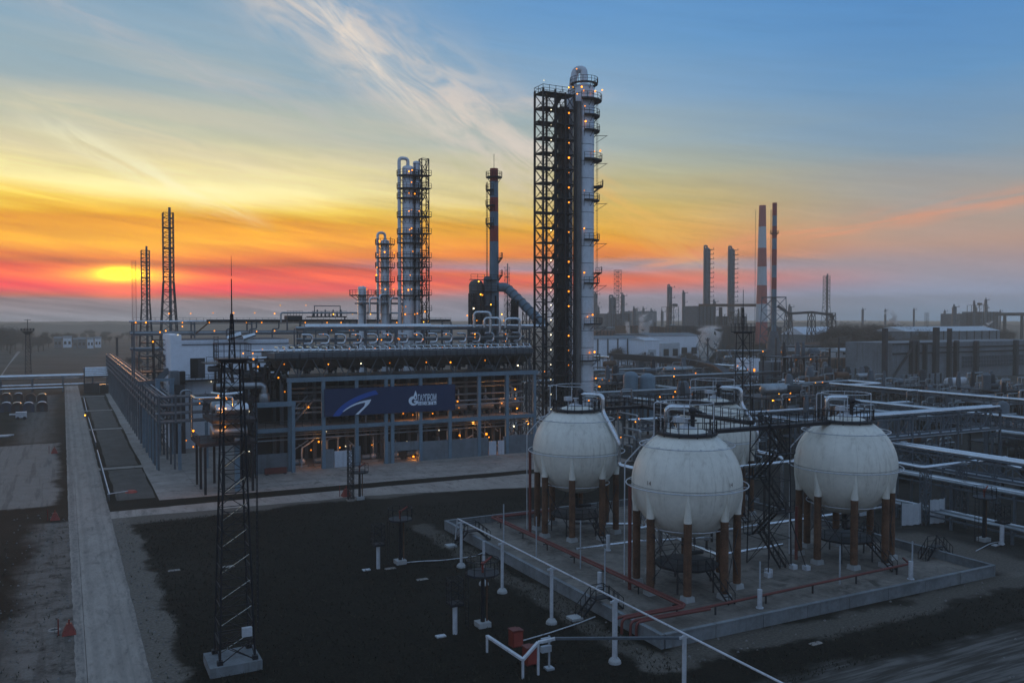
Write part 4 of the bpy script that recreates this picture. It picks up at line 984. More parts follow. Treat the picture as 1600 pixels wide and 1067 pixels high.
flare(210, 380, 2.0, 402, 'thin red lattice boom right beside the sun', 0, True, n=30, wtop=.8, name='crane_boom')
flare(792, 330, 2.2, 412, 'thin grey lattice mast right of the banded grey stack', .25, wtop=.7)
flare(965, 620, 5.0, 418, 'pale far lattice mast between the tallest column and the striped stacks', 0, wtop=.75)
flare(1291, 760, 9.0, 428, 'far tapering lattice flare mast standing alone on the right', .8)
flare(1448, 1000, 4.0, 487, 'tiny far floodlight mast in the middle of the right horizon', 0, wtop=.8)
t = thing('floodlight_mast', 'dark floodlight mast with a crown of lamps in the hazy field far left', 'light mast', ay(43, 595, 365))
u, v, _ = ay(43, 500, 365); part('frame', M().lattice((u, v), 0, 20, 2.2, 1.5, 12, .22, .12), 'steel_dark', t)
part('crown', M().frustum((u, v), (1.6, 1.6), (4.2, 4.2), 19, 20.4).box(u-2.4, u+2.4, v-2.4, v+2.4, 20.4, 20.6).bar((u, v, 20), (u, v, 25.5), .25).bar((u-1.2, v, 25.3), (u+1.2, v, 25.3), .2), 'steel_dark', t)
for k in range(5): part('floodlight', M().cb((u-2.2+1.1*k, v-2.3, 21.2), (.8, .5, 1.0)), 'steel_black', t)
def lightning_mast(u, v, z0, w0, H, rod, label, box=False):
    t = thing('lightning_mast', label, 'mast', (u, v, z0), 'lattice lightning masts with a platform')
    part('foundation', M().box(u-2.0, u+1.7, v-1.7, v+1.7, z0-.2, z0+.62), 'concrete_wall', t)
    part('frame', M().lattice((u, v), z0+.62, H, w0, 1.25, 16, .10, .05, 'z').lattice((u, v), z0+.62, z0+2.2, w0, w0*.97, 1, .12, .06), 'steel_black', t)
    for i, j in ((-1, -1), (1, -1), (1, 1), (-1, 1)): part('base_shoe', M().cb((u+i*w0/2, v+j*w0/2, z0+.78), (.4, .4, .3)), 'steel_black', t)
    m = M()
    for k in range(8): m.bar((u-.8-.4*(1-k/8), v-w0/2*(1-k/12), z0+1.5+k*1.9), (u+.7+.4*(1-k/8), v-w0/2*(1-k/12), z0+2.7+k*1.9), .06)
    part('diagonal_tie', m, 'zinc', t)
    d = part('platform', M().box(u-1.15, u+1.15, v-1.15, v+1.15, H, H+.12).box(u-.9, u+.9, v-.9, v+.9, H-.16, H-.01), 'steel_black', t)
    part('railing', M().rail([(u-1.15, v-1.15, H+.12), (u+1.15, v-1.15, H+.12), (u+1.15, v+1.15, H+.12), (u-1.15, v+1.15, H+.12)], 1.1, .04, .9, (.5,), True), 'steel_black', d)
    part('rod', M().lattice((u, v), H+.13, H+3.4, .42, .16, 4, .04, .025).tube((u, v, H+1.5), (u, v, H+6.0), .05, .04, 8).tube((u, v, H+6.2), (u, v, H+rod-.3), .025, .015, 6), 'steel_black', t, True)
    part('ladder', M().ladder((u+w0/2+.35, v-w0/4, z0+2.4), H, .45, 'v', .05, .45), 'steel_black', t)
    if box: part('cabinet', M().box(u+.3, u+1.0, v-1.6, v-1.25, 2.6, 3.25), 'white_paint', t)
    return t
lightning_mast(11.15, 66.4, .1, 2.5, 22.9, 8.0, 'black lattice lightning mast on a concrete block in the dark field at front left', True)
u, v, _ = ay(1161, 515, 122); lightning_mast(u, v, 0, 1.9, 24.0, 6.6, 'black lattice lightning mast with a platform, behind the back gas sphere')
t = thing('pole', 'plain dark pole in the hazy field left of the pipe rack', 'pole', ay(183, 575, 400)); u, v, _ = ay(183, 560, 400)
part('shaft', M().tube((u, v, 0), (u, v, 17), .55, .5, 10), 'steel_dark', t)

# =================================================================== LEFT SIDE: racks, white building, equipment
rk = rack('pipe_rack', 'tall cable and pipe rack running away beside the concrete apron on the left', 158, 352, 15.6, 2.6, (8.1, 9.5, 10.9, 12.3), 12.7, 'steel_grey', 6.0, 'v',
     pipes=((-.8, 8.25, .2, 'steel_grey'), (-.3, 8.25, .16, 'steel_light'), (-.9, 9.65, .18, 'steel_grey'), (-.2, 9.65, .14, 'steel_grey'), (-.9, 11.05, .2, 'steel_light'), (.4, 11.05, .2, 'steel_grey'), (-.8, 12.5, .12, 'steel_grey'), (0, 12.5, .15, 'steel_light'), (.8, 12.5, .12, 'steel_grey')), brace=False, trays=True)
for k in range(6): part('post', M().cb((14.3, 159.5+7*k, 4.05), (.55, .55, 8.1)), 'steel_blue', rk)
rk = rack('pipe_rack', 'short leg of the left rack turning right towards the equipment platforms', 14.4, 30, 158.2, 2.4, (8.15, 9.55, 10.95, 12.35), 12.8, 'steel_grey', 2.6, 'u',
     pipes=((-1, 8.3, .14, 'steel_grey'), (-1, 9.7, .12, 'steel_light'), (-1, 11.1, .14, 'steel_grey'), (0, 12.5, .12, 'steel_grey')), brace=False, trays=True, base=8.1)
for u_ in (17.6, 22, 27): part('post', M().cb((u_, 157.1, 4.0), (.5, .5, 8.0)), 'steel_blue', rk)
# white building with parapet
WV = 182.0
t = thing('white_building', 'pale blue-white windowless building with a raised parapet corner and a dark upper opening', 'building', (19, WV, 0))
part('wall', M().box(18.9, 42, WV, WV+14, 0, 21.2), 'wall_white', t)
part('parapet', M().box(18.85, 20.9, WV-.06, WV+14.05, 21.2, 22.7).box(20.9, 42, WV-.1, WV+14, 21.2, 21.6), 'wall_white', t)
rf = part('roof', M().box(21, 41.8, WV+.3, WV+13.6, 21.62, 21.7), 'roof_dark', t)
part('cornice', M().box(20.95, 42, WV-.18, WV-.11, 20.6, 20.85), 'wall_grey', t)
dr = part('doorway', M().box(22.5, 25.3, WV-.08, WV-.02, 14.0, 18.0), 'opening', t); part('door_panel', M().box(24.0, 25.2, WV-.14, WV-.09, 14.1, 17.8), 'roof_dark', dr)
part('doorway', M().box(24.8, 27.0, WV-.1, WV-.03, 7.6, 9.2), 'opening', t)
b_ = part('balcony', M().box(20.7, 28.2, WV-2.2, WV-.05, 13.5, 13.75), 'steel_black', t); part('railing', M().rail([(20.8, WV-2.1, 13.75), (28.1, WV-2.1, 13.75), (28.1, WV-.1, 13.75)], 1.1, .07, 1.2), 'steel_dark', b_)
part('ladder', M().ladder((27.4, WV-.5, 7.5), 22.4, .8, 'u', .09).bar((28.3, WV-2, 13.7), (28.3, WV-2, 7), .12), 'steel_dark', t)
part('annex', M().box(18.2, 19.9, WV-5.4, WV-2.4, 13.2, 15.8), 'wall_grey', t); part('annex_opening', M().box(19.95, 21.0, WV-5, WV-2.9, 13.2, 15.7), 'opening', t)
part('plinth', M().box(18.9, 20.8, WV-6, WV-.1, 0, 13.1), 'roof_dark', t)
lamp(t, av(330, 596, WV-.6), 'w', .22); lamp(t, av(278, 523, WV-.2), 'w', .16)
part('roof_vent', M().tube((29.5, WV-1, 21.8), (32.2, WV-1.4, 22.6), .55, .7, 12).tube((32.6, WV-1, 21.8), (35, WV-1, 22.6), .6, .4, 12), 'zinc', t, True)
t = thing('blue_uprights', 'pair of bright blue steel uprights behind the left cable rack', 'frame', (17.6, 176, 0))
for u_ in (15.9, 18.4): part('post', M().cb((u_, 176, 7), (.8, .8, 14)), 'steel_blue', t)
part('beam', M().box(15.5, 18.9, 175.7, 176.3, 14.02, 14.5), 'steel_blue', t)
part('arch_pipe', M().pipe([(19.3, 170, 6), (19.3, 170, 12.6), (21.2, 170, 12.6), (21.2, 170, 6)], .16, 8, .8), 'zinc_dull', t, True)
t = thing('sloping_conveyor', 'sloping dark covered duct with a hand rail left of the white building', 'conveyor', (12, 190, 0))
part('gallery', M().bar((16.6, 187, 13.2), (18.9, 186, 15.6), 1.1, 1.0).bar((13.5, 188, 12.9), (16.6, 187, 13.2), 1.0, .9), 'steel_grey', t)
part('trestle', M().lattice((17.4, 187), 0, 13, 1.0, 1.0, 5, .12, .08), 'steel_dark', t)
t = thing('dark_cluster', 'dark cluster of tanks and ladders behind the left end of the far rack', 'process equipment', (15, 196, 0))
part('deck', M().box(14.5, 19.5, 192, 198, 14.6, 14.9).box(14.5, 19.5, 192, 198, 18, 18.2).rail([(14.5, 192, 14.9), (19.5, 192, 14.9)], 1.1, .08), 'steel_dark', t)
part('frame', M().lattice((18.2, 193), 0, 21.5, 3, 3, 7, .22, .12), 'steel_dark', t); lamp(t, av(250, 519, 191), 'o', .18); lamp(t, av(239, 534, 191), 'o', .16)
# equipment platforms in front of the building's left end
t = thing('equipment_platform', 'two dark decks with pale drums at the left end of the banner building', 'platform', (21.5, 138, 0))
for (u_, v_) in ((18.4, 133), (21, 133), (25.2, 133), (18.4, 137.8), (18.4, 142), (25.2, 142), (21, 142)): part('leg', M().cb((u_, v_, 3.5), (.34, .34, 7.0)), 'steel_black', t)
part('leg', M().cb((23.1, 134, 4), (.7, .7, 8)), 'steel_blue', t)
for z, (a, b) in ((7.6, (17.6, 25.8)), (10.9, (19.4, 25.8))):
    d = part('deck', M().box(a, b, 132.6, 142.6, z-.5, z), 'steel_black', t); part('railing', M().rail([(b, 132.7, z), (a, 132.7, z), (a, 142.5, z)], 1.1, .06, 1.1), 'steel_black', d)
part('drum', M().hvessel((22.1, 135, 9.0), 4.6, 1.05), 'zinc_dull', t, True)
part('drum', M().hvessel((22.6, 135, 12.2), 4.2, .95), 'zinc', t, True)
part('drum', M().hvessel((22.6, 139.5, 12.2), 4.2, .95), 'zinc_dull', t, True)
part('nozzle', M().tube((21.4, 134.6, 13), (21.4, 134.6, 13.9), .2, None, 8).tube((23.4, 134.6, 13), (23.4, 134.6, 13.7), .2, None, 8), 'zinc', t, True)
part('vent_loop', M().pipe([(17.3, 139, 8), (17.3, 139, 14.2), (17.3, 134, 14.2), (22.5, 133.6, 14.2), (22.5, 133.6, 12.8)], .2, 10, .5).pipe([(20.4, 140, 14.4), (21.6, 136.4, 14.4), (24.5, 136.4, 14.6)], .2, 8), 'zinc', t, True)
m = M()
for k in range(4):
    z0, z1 = k*2.7, (k+1)*2.7; m.stairs((26.4, 139+(0 if k % 2 else 3), z0), (26.4, 142-(0 if k % 2 else 3), z1), .8, .1)
part('stairs', m, 'steel_black', t)
pl(t, [(341, 618), (354, 623), (349, 635), (345, 661), (302, 673), (291, 688), (302, 698), (352, 667)], 132.2, 'o', .17, 60)
pl(t, [(312, 630)], 134, 'o', .12)
t = thing('caged_stairwell', 'black caged stairwell with white lamps against the left end of the banner building', 'stair tower', (26, 144, 0))
part('frame', M().lattice((26.2, 144.6), 0, 13.2, 2.8, 2.8, 5, .18, .1), 'steel_black', t)
part('cladding', M().box(25.6, 27.5, 145.4, 145.8, 0, 12.5), 'steel_black', t)
m = M()
for k in range(4): m.stairs((25.4+(0 if k % 2 else 1.6), 143.8, k*3.1), (27-(0 if k % 2 else 1.6), 143.8, (k+1)*3.1), .8, .1)
part('stairs', m, 'steel_black', t)
pl(t, [(374, 646), (379, 684), (378, 709), (389, 643), (389, 681), (389, 705)], 142.6, 'w', .14)
t = thing('bent_duct', 'fat silver duct turning down into a pale pot above the left portal frame', 'duct', (29, 149, 12))
part('duct', M().pipe([(22.6, 150, 14.6), (29.8, 149.4, 14.6), (30.3, 149.3, 14.3), (30.3, 149.3, 12.2)], .55, 14, 1.2), 'zinc_dull', t, True)
part('pot', M().lathe((30.3, 149.3, 0), [(.02, 11.55), (.8, 11.6), (1.0, 12.4), (.8, 13.2), (.3, 13.4)], 18), 'zinc_dull', t, True)
part('support', M().bar((24.5, 150, 11.6), (24.5, 150, 14.2), .25).bar((27.8, 149.6, 11.6), (27.8, 149.6, 14.1), .25), 'steel_grey', t)
pl(t, [(435, 590), (445, 612), (403, 573), (396, 561), (380, 552), (395, 552)], 148.5, 'o', .17)
t = thing('pipe_bundle', 'tangle of dark pipes and valves heaped above the left end of the banner building', 'process equipment', (32, 152, 12))
m = M(); rn = random.Random(12)
for k in range(34):
    a = Vector((22+rn.random()*11, 151+rn.random()*8, 11.7+rn.random()*1)); h = 1+rn.random()*6; m.pipe([tuple(a), tuple(a+Vector((0, 0, h))), tuple(a+Vector((1+rn.random()*3, 0, h))), tuple(a+Vector((1+rn.random()*3, 0, h*.4)))], .1+rn.random()*.16, 6, .3)
part('pipes', m, 'steel_dark', t, True)
for k in range(6): part('drum', M().hvessel((23+2*k, 155, 17.3-.3*k), 1.7, .5), 'steel_grey', t, True)
part('deck', M().box(21.5, 33.3, 151, 160, 11.62, 11.75).box(21.5, 33.3, 153, 160, 18.2, 18.3).rail([(21.5, 153, 18.3), (33.3, 153, 18.3)], 1.1, .07), 'steel_dark', t)
part('white_pipe', M().tube((28.5, 153.5, 19.0), (34, 153.5, 19.0), .3, None, 10).tube((29.5, 156, 20.2), (42, 156, 20.2), .25, None, 10), 'zinc', t, True)

# low pipe rack crossing at the far left, field sheds, insulated barrels
t = thing('pipe_rack', 'low rack of silver pipes crossing the far end of the road on the left', 'pipe rack', (-30, 345, 0))
for k, (dv, z, r_) in enumerate(((0, 5.6, .5), (.9, 4.9, .5), (-1.2, 2.6, .4), (-2.6, 1.6, .4), (1.6, 5.8, .4))):
    part('pipe', M().tube((-110, 345+dv, z), (17 if k != 3 else 0, 345+dv, z), r_, None, 10), 'zinc', t, True)
for k in range(12): part('trestle', M().bar((-95+9.5*k, 343, 0), (-95+9.5*k, 343, 5), .5).bar((-95+9.5*k, 347, 0), (-95+9.5*k, 347, 5), .5).bar((-95+9.5*k, 342, 4.4), (-95+9.5*k, 348, 4.4), .4).bar((-95+9.5*k, 342, 1.2), (-95+9.5*k, 344, 1.2), .4), 'steel_grey', t)
t = thing('pipe_rise', 'block of silver pipes stepping up beside the far end of the left cable rack', 'pipe rack', (9, 338, 0))
for k in range(5): part('pipe', M().tube((6.5, 336+2.4*k, 5.8+.9*k*.6), (15, 336+2.4*k, 5.8+.9*k*.6), .42, None, 10), 'zinc', t, True)
part('frame', M().box(6.5, 14.4, 335.3, 335.6, .0, 3.4).bar((6.6, 335.5, 0), (6.6, 335.5, 9), .4).bar((14.5, 335.5, 0), (14.5, 335.5, 9), .4), 'steel_dark', t)
part('skip', M().box(11.2, 13.9, 328, 331, 0, 3.0), 'opening', t); part('skip_lid', M().box(11.1, 14.0, 327.9, 331.1, 3.01, 3.2), 'zinc', t)
for k, (x, y, cl, tp) in enumerate([(10, 627, 'barrel_cloth', 'zinc_dull'), (29, 627, 'barrel_cloth', 'snow_white'), (48, 628, 'barrel_cloth', 'barrel_cloth'), (66, 628, 'barrel_cloth', 'zinc_dull'), (10, 643, 'barrel_blue', 'snow_white'), (27, 643, 'barrel_cloth', 'zinc_dull'), (45, 643, 'barrel_blue', 'snow_white'), (66, 642, 'barrel_cloth', 'snow_white')]):
    u, v = g(x, y); t = thing('domed_hut', '%s, %s row' % (['brown domed hut with a grey cap at the left end', 'brown domed hut with a pale cap', 'plain brown domed hut without a pale cap', 'brown domed hut with a grey cap at the right end', 'dark blue domed hut with a white cap at the left end', 'small brown domed hut with a grey cap', 'dark blue domed hut right of the small brown one', 'brown domed hut with a white cap at the right end'][k], 'back' if k < 4 else 'front'), 'hut', (u, v, 0), 'domed huts in the far left field')
    prof = [(1.4*math.cos(R(a)), 1.5+1.1*math.sin(R(a))) for a in range(0, 181, 15)]
    vs = []; 
    for vv in (v-1.5, v+1.2): vs += [(u-1.4, vv, 0)]+[(u-p, vv, z) for p, z in prof]+[(u+1.4, vv, 0)]
    nn = len(prof)+2; m = M().add(vs, [(i, i+1, nn+i+1, nn+i) for i in range(nn-1)]+[tuple(range(nn)), tuple(range(2*nn-1, nn-1, -1))]); part('body', m, cl, t)
    vs = []; 
    for vv in (v-1.7, v+1.4): vs += [(u-p*1.04, vv, z+.09) for p, z in prof[3:-3]]
    nn = len(prof)-6; m = M().add(vs, [(i, i+1, nn+i+1, nn+i) for i in range(nn-1)]); part('cap', m, tp, t)
    part('door', M().box(u-.5, u+.5, v-1.58, v-1.51, 0, 1.8), 'roof_dark', t)
t = thing('white_tank_trailer', 'small white trailer parked in the dark left field', 'trailer', (*g(33, 655), 0)); u, v = g(33, 655)
part('body', M().box(u-1.2, u+1.3, v-1, v+1, .5, 1.9).box(u-2.6, u-1.2, v-.6, v+.6, 1.2, 1.5), 'white_paint', t)
for k in (-.7, .8): part('wheel', M().tube((u+k, v-1.1, .4), (u+k, v-.85, .4), .4, None, 12), 'steel_black', t)
t = thing('white_pipe_stack', 'white slabs lying at the left edge of the field beyond the sandy yard', 'slabs', (*g(5, 682), 0)); u, v = g(5, 682)
for k in range(3): part('slab', M().box(u-3+k*.3, u+1+k*.5, v-.5+.7*k, v+.1+.7*k, 0, .25), 'white_paint', t)
def hydrant(x, y, s, label):
    u, v = g(x, y); t = thing('hydrant_hood', label, 'hydrant cover', (u, v, 0), 'red hydrant covers by the road')
    part('hood', M().frustum((u, v), (1.0*s, 1.0*s), (.35*s, .35*s), .02, .85*s), 'red_box', t); part('finial', M().tube((u, v, .85*s), (u, v, 1.15*s), .08, .05, 8), 'red_box', t)
    part('marker_post', M().tube((u-.75*s, v, 0), (u-.75*s, v, 1.3*s), .05, None, 6), 'red_box', t)
hydrant(85, 708, 1.2, 'small red hydrant cover on the sandy yard left of the road')
hydrant(86, 812, 1.1, 'red hydrant cover where the sandy yard meets the dark field')
hydrant(108, 990, 1.05, 'red hydrant cover nearest the camera beside the road')
u, v = g(85, 986); t = thing('manhole', 'round concrete manhole beside the nearest red hydrant cover', 'manhole', (u, v, 0)); part('rim', M().lathe((u, v, 0), [(.3, .02), (.3, .16), (.5, .16), (.52, .02)], 18), 'concrete', t); part('cover', M().lathe((u, v, 0), [(.01, .1), (.3, .1)], 14), 'opening', t)
u, v = g(205, 769); t = thing('manhole', 'dark reddish manhole mound in the mown bed by the apron', 'manhole', (u, v, 0)); part('rim', M().lathe((u, v, 0), [(.9, .02), (.6, .3), (.01, .33)], 14), 'red_paint', t)
for k, ((x0, y0_), (x1, y1_)) in enumerate((((152, 703), (171, 772)), ((138, 652), (150, 691)), ((131, 621), (136, 643)), ((168, 772), (200, 767)))):
    a, b = g(x0, y0_, 1.0), g(x1, y1_, 1.0); t = thing('bed_railing', ['white railing along the nearest mown bed', 'white railing along the second mown bed', 'white railing along the third mown bed from the camera', 'short white railing across the near end of the nearest mown bed'][k]+' beside the road', 'railing', (a[0], a[1], 0), 'white railings of the beds')
    L = Vector((b[0]-a[0], b[1]-a[1])).length; m = M()
    for i in range(int(L/1.3)+1): q = (a[0]+(b[0]-a[0])*i/max(1, int(L/1.3)), a[1]+(b[1]-a[1])*i/max(1, int(L/1.3))); m.bar((q[0], q[1], 0), (q[0], q[1], 1), .06)
    part('posts', m, 'steel_grey', t); part('top_rail', M().bar((a[0], a[1], 1.03), (b[0], b[1], 1.03), .14, .1), 'white_paint', t)
u, v = g(133, 655); t = thing('bed_lamp', 'low lit lamp post at the corner of the second mown bed', 'lamp', (u, v, 0)); part('post', M().tube((u, v, 0), (u, v, .9), .06, None, 6), 'steel_grey', t); lamp(t, (u, v, 1.05), 'y', .2)

# grass tufts and loose stones of the near ground
def tufts(name, n, regs, mt, seed, h0, h1, wd=.035):
    rn = random.Random(seed); m = M(); V_, F_ = m.v, m.f
    tot = sum((r[1]-r[0])*(r[3]-r[2]) for r in regs)
    for (u0, u1, v0, v1) in regs:
        k = int(n*(u1-u0)*(v1-v0)/tot)
        for _ in range(k):
            u, v = rn.uniform(u0, u1), v0+(v1-v0)*rn.random()**1.25
            for _ in range(3):
                a = rn.random()*6.28; h = rn.uniform(h0, h1); du, dv = math.cos(a)*wd*h/.2, math.sin(a)*wd*h/.2; b = len(V_)
                le = rn.uniform(-.5, .5)*h; V_ += [(u-du, v-dv, 0), (u+du, v+dv, 0), (u-dv*6+le, v+du*6+le, h)]; F_.append((b, b+1, b+2))
    return solo(name, None, None, m, mt, (20, 80, 0), kind='stuff')
FR = [(8, 38, 55, 119), (38, 41, 56, 96), (28, 41, 40, 55), (44, 84, 45, 50.5), (41, 60, 98.5, 112)]
tufts('grass', 22000, FR, 'grass_dark', 1, .08, .22); tufts('grass', 1800, FR+[(-7, 0, 58, 120), (5.6, 8, 60, 122)], 'grass_pale', 2, .10, .28)
rn = random.Random(8); m = M()
for _ in range(500):
    r_ = rn.random()
    u, v = (rn.uniform(-6, .4), rn.uniform(55, 130)) if r_ < .4 else (rn.uniform(5.5, 7.4), rn.uniform(60, 122)) if r_ < .65 else (rn.uniform(38.5, 84), rn.uniform(50.5, 53.8)) if r_ < .8 else (rn.uniform(38.3, 41), rn.uniform(52, 98)) if r_ < .9 else (rn.uniform(30, 90), rn.uniform(36, 44))
    s_ = rn.uniform(.03, .11); m.frustum((u, v), (s_*2, s_*1.6), (s_, s_*.8), 0, s_)
solo('gravel', None, None, m, 'pebble', (20, 80, 0), kind='stuff')
u, v = g(548, 782); t = thing('cage_mast', 'thin black cage ladder standing beside the cross road in front of the banner', 'mast', (u, v, 0)); part('frame', M().lattice((u, v), 0, 7.6, .75, .75, 9, .07, .05), 'steel_black', t); part('footing', M().cb((u, v, .1), (1.1, 1.1, .2)), 'concrete', t)
u, v = g(433, 741); t = thing('red_barrier', 'low dark red barrier between the portal columns at the left end of the building', 'barrier', (u, v, 0)); part('panel', M().box(u-2, u+1.6, v, v+.4, .15, 1.1), 'red_pipe', t); part('foot', M().box(u-1.9, u-1.5, v-.3, v+.7, 0, .149).box(u+1.1, u+1.5, v-.3, v+.7, 0, .149), 'steel_dark', t)
hydrant(541, 775, 1.3, 'red hydrant cover by the cross road beside the black cage ladder')
# =================================================================== FOREGROUND SMALL THINGS
def post(u, v, H, label, r=.09, mt='steel_light', z0=0, foot=True, group=None, arm=False):
    t = thing('pipe_post', label, 'post', (u, v, z0), group)
    part('shaft', M().tube((u, v, z0), (u, v, H), r, None, 10), mt, t, True)
    if foot: part('footing', M().lathe((u, v, 0), [(.02, z0+.42), (.3, z0+.4), (.46, z0+.2), (.5, z0)], 12), 'cap_white', t)
    if arm: part('cross_arm', M().bar((u-.4, v, H-.12), (u+.4, v, H-.12), .12, .16), mt, t)
    return t
LV = 36.7
for k, v in enumerate((82, 72.5, 63.2, 53.7, 45.5, 36.6)):
    post(LV, v, 4.78, '%s white post carrying the thin silver line over the dark field' % (['farthest', 'second farthest', 'third farthest', 'third nearest', 'second nearest', 'nearest'][k]), .15 if k != 3 else .2, 'white_paint', 0, True, 'white posts under the silver line', True)
post(36.2, 75.5, 4.3, 'shorter white post right behind the second farthest line post', .13, 'white_paint', 0, True)
solo('silver_line', 'thin silver pipeline running overhead on white posts in front of the sphere yard', 'pipeline', M().pipe([(LV, 83.5, 2.6), (LV, 83, 4.9), (LV, 36.4, 4.9), (LV+.5, 36.3, 4.9), (LV+.7, 36.1, 2.0)], .075, 8, .3), 'white_paint', (LV, 83, 0), smooth=True)
t = thing('cable_tray', 'pale zigzag cable tray on short legs in the near field, rising to a line post', 'cable tray', (29.1, 58, 0))
CT_ = [(29.0, 60.0, 1.3), (29.2, 54.5, 1.4), (30.6, 54.4, 2.4), (32.0, 54.0, 2.6), (36.4, 45.9, 4.5)]
CT_ = [Vector(q) for q in ((*g(761, 993, 1.3), 1.3), (*g(817, 1030, 1.4), 1.4), (*g(841, 1003, 2.4), 2.4), (*g(868, 997, 2.6), 2.6), (36.6, 45.6, 4.6))]
for a, b in zip(CT_, CT_[1:]): part('tray', M().bar(a, b, .26, .16), 'white_paint' if b is not CT_[-1] else 'steel_grey', t)
for q in (CT_[0], CT_[1], CT_[2]): part('leg', M().bar((q[0], q[1], 0), (q[0], q[1], q[2]-.08), .14), 'white_paint', t)
u, v = g(858, 1045); part('leg', M().bar((u, v, 0), (u, v, 2.5), .12).cb((u, v, .08), (.6, .6, .16)), 'steel_light', t)
part('junction_box', M().cb((u-.3, v-.05, 1.6), (.8, .3, .45)).cb((u-.3, v-.05, 2.25), (.8, .2, .35)), 'steel_light', t)
for k, (x, y) in enumerate(((806, 1008), (828, 1036))):
    u, v = g(x, y); t = thing('hose_cabinet', ['red cabinet with a pale lid standing behind the zigzag tray', 'red cabinet with a pale lid partly behind the zigzag tray, nearer the camera'][k], 'cabinet', (u, v, 0), 'red cabinets in the near field')
    part('body', M().box(u-.45, u+.45, v-.4, v+.4, 0, 1.25), 'red_box', t); part('lid', M().box(u-.5, u+.2, v-.45, v+.45, 1.26, 1.36).box(u+.1, u+.52, v-.4, v+.45, 1.18, 1.28), 'red_pipe', t); part('door', M().box(u-.38, u+.38, v-.43, v-.405, .1, 1.15), 'red_paint', t)
def monitor(u, v, H, label, z0=0, w=2.6):
    t = thing('monitor_tower', label, 'monitor tower', (u, v, z0), 'dark fire monitor towers')
    part('footing', M().cb((u, v, z0+.2), (1.1, 1.1, .45)), 'cap_white', t)
    part('shaft', M().tube((u, v, z0+.4), (u, v, H), .2, .16, 10), 'steel_black', t, True)
    d = part('platform', M().lathe((u, v, 0), [(.02, H), (w/2, H), (w/2, H-.15), (.02, H-.35)], 10), 'steel_dark', t)
    part('railing', M().rail([(u+w/2*math.cos(R(36*k)), v+w/2*math.sin(R(36*k)), H) for k in range(10)], 1.1, .05, 2, (.5,), True), 'steel_black', d)
    part('monitor', M().tube((u, v, H), (u, v, H+.7), .1, None, 8).tube((u, v, H+.7), (u+.9, v+.2, H+1.15), .1, .07, 8).sph((u, v, H+.72), .18, 8, 6), 'red_box', t, True)
    part('ladder', M().ladder((u-w/2, v, z0), H, .5, 'v', .05, .4), 'steel_black', t)
    part('riser', M().tube((u+.4, v, z0), (u+.4, v, H), .08, None, 8), 'rust', t, True)
monitor(31.5, 86.2, 4.8, 'dark fire monitor tower in the middle of the dark field, farther one')
monitor(31.2, 65.3, 4.6, 'dark fire monitor tower in the dark field nearer the camera', 0, 2.9)
u, v = g(562, 780); monitor(u, v, 4.0, 'dark platform tower beside the cross road in front of the banner building')
u, v = g(1537, 845); monitor(u, v, 5.2, 'dark monitor tower outside the yard behind its right corner')
def cabpost(u, v, label, h=2.4):
    t = thing('instrument_post', label, 'instrument post', (u, v, 0), 'white instrument posts with dark cages')
    part('post', M().tube((u, v, 0), (u, v, h), .2, None, 12), 'white_paint', t, True)
    part('cage', M().lattice((u, v), h+.02, h+2.2, 1.1, 1.1, 3, .05, .04).cb((u, v, h+.12), (1.1, 1.1, .2)), 'steel_black', t)
    part('slab', M().box(u-1.7, u-.9, v-.3, v+.2, .01, .12), 'white_paint', t)
cabpost(*g(591, 888), 'white post with a dark cage left of the farther monitor tower')
cabpost(*g(711, 990), 'white post with a dark cage left of the nearer monitor tower')
cabpost(*g(1566, 850), 'white post with a dark cage right of the yard behind its far corner')
for k, pts in enumerate(([(620, 882), (655, 878), (690, 877), (745, 870), (785, 846)], [(812, 1004), (860, 990), (905, 975), (930, 965)], [(1525, 862), (1548, 850), (1566, 847)])):
    P_ = [(*g(x, y), .12) for x, y in pts]; solo('hose', ['pale hose lying from the farther monitor tower to the yard stairs', 'pale hose lying from the red cabinet towards the yard stairs', 'pale hose on the ground by the right hand monitor tower'][k], 'hose', M().pipe(P_, .05, 6, 1), 'white_paint', P_[0], smooth=True)
# metal mast posts along the yard wall
for k, (x, y, yt, th) in enumerate(((787, 848, 787, .08), (838, 869, 806, .07), (907, 888, 812, .07), (945, 922, 856, .08), (1187, 945, 876, .08), (1312, 912, 852, .09), (1425, 905, 845, .08))):
    u, v = g(x, y, .28); Y = u*ST+v*CT
    post(u, v, .28+(y-yt)*Y/F, 'slim grey pole inside the yard wall, %s from the left' % ORD[k], th, 'steel_light', .28, False, 'slim poles inside the yard wall')
for k, (x, y, yt) in enumerate(((937, 918, 893), (1187, 950, 920), (1423, 905, 876), (950, 860, 835), (1565, 850, 820))):
    u, v = g(x, y, .28); Y = u*ST+v*CT
    t = thing('vent_pipe', 'thick white vent stub %s' % ['near the left wall of the yard', 'at the front wall of the yard', 'at the right end of the front wall', 'between the left rear and front spheres', 'beyond the right yard corner'][k], 'vent', (u, v, .28)); part('stub', M().tube((u, v, .2), (u, v, .28+(y-yt)*Y/F), .22, None, 14), 'white_paint', t, True); part('flange', M().tube((u, v, .3), (u, v, .38), .34, None, 14), 'white_paint', t)
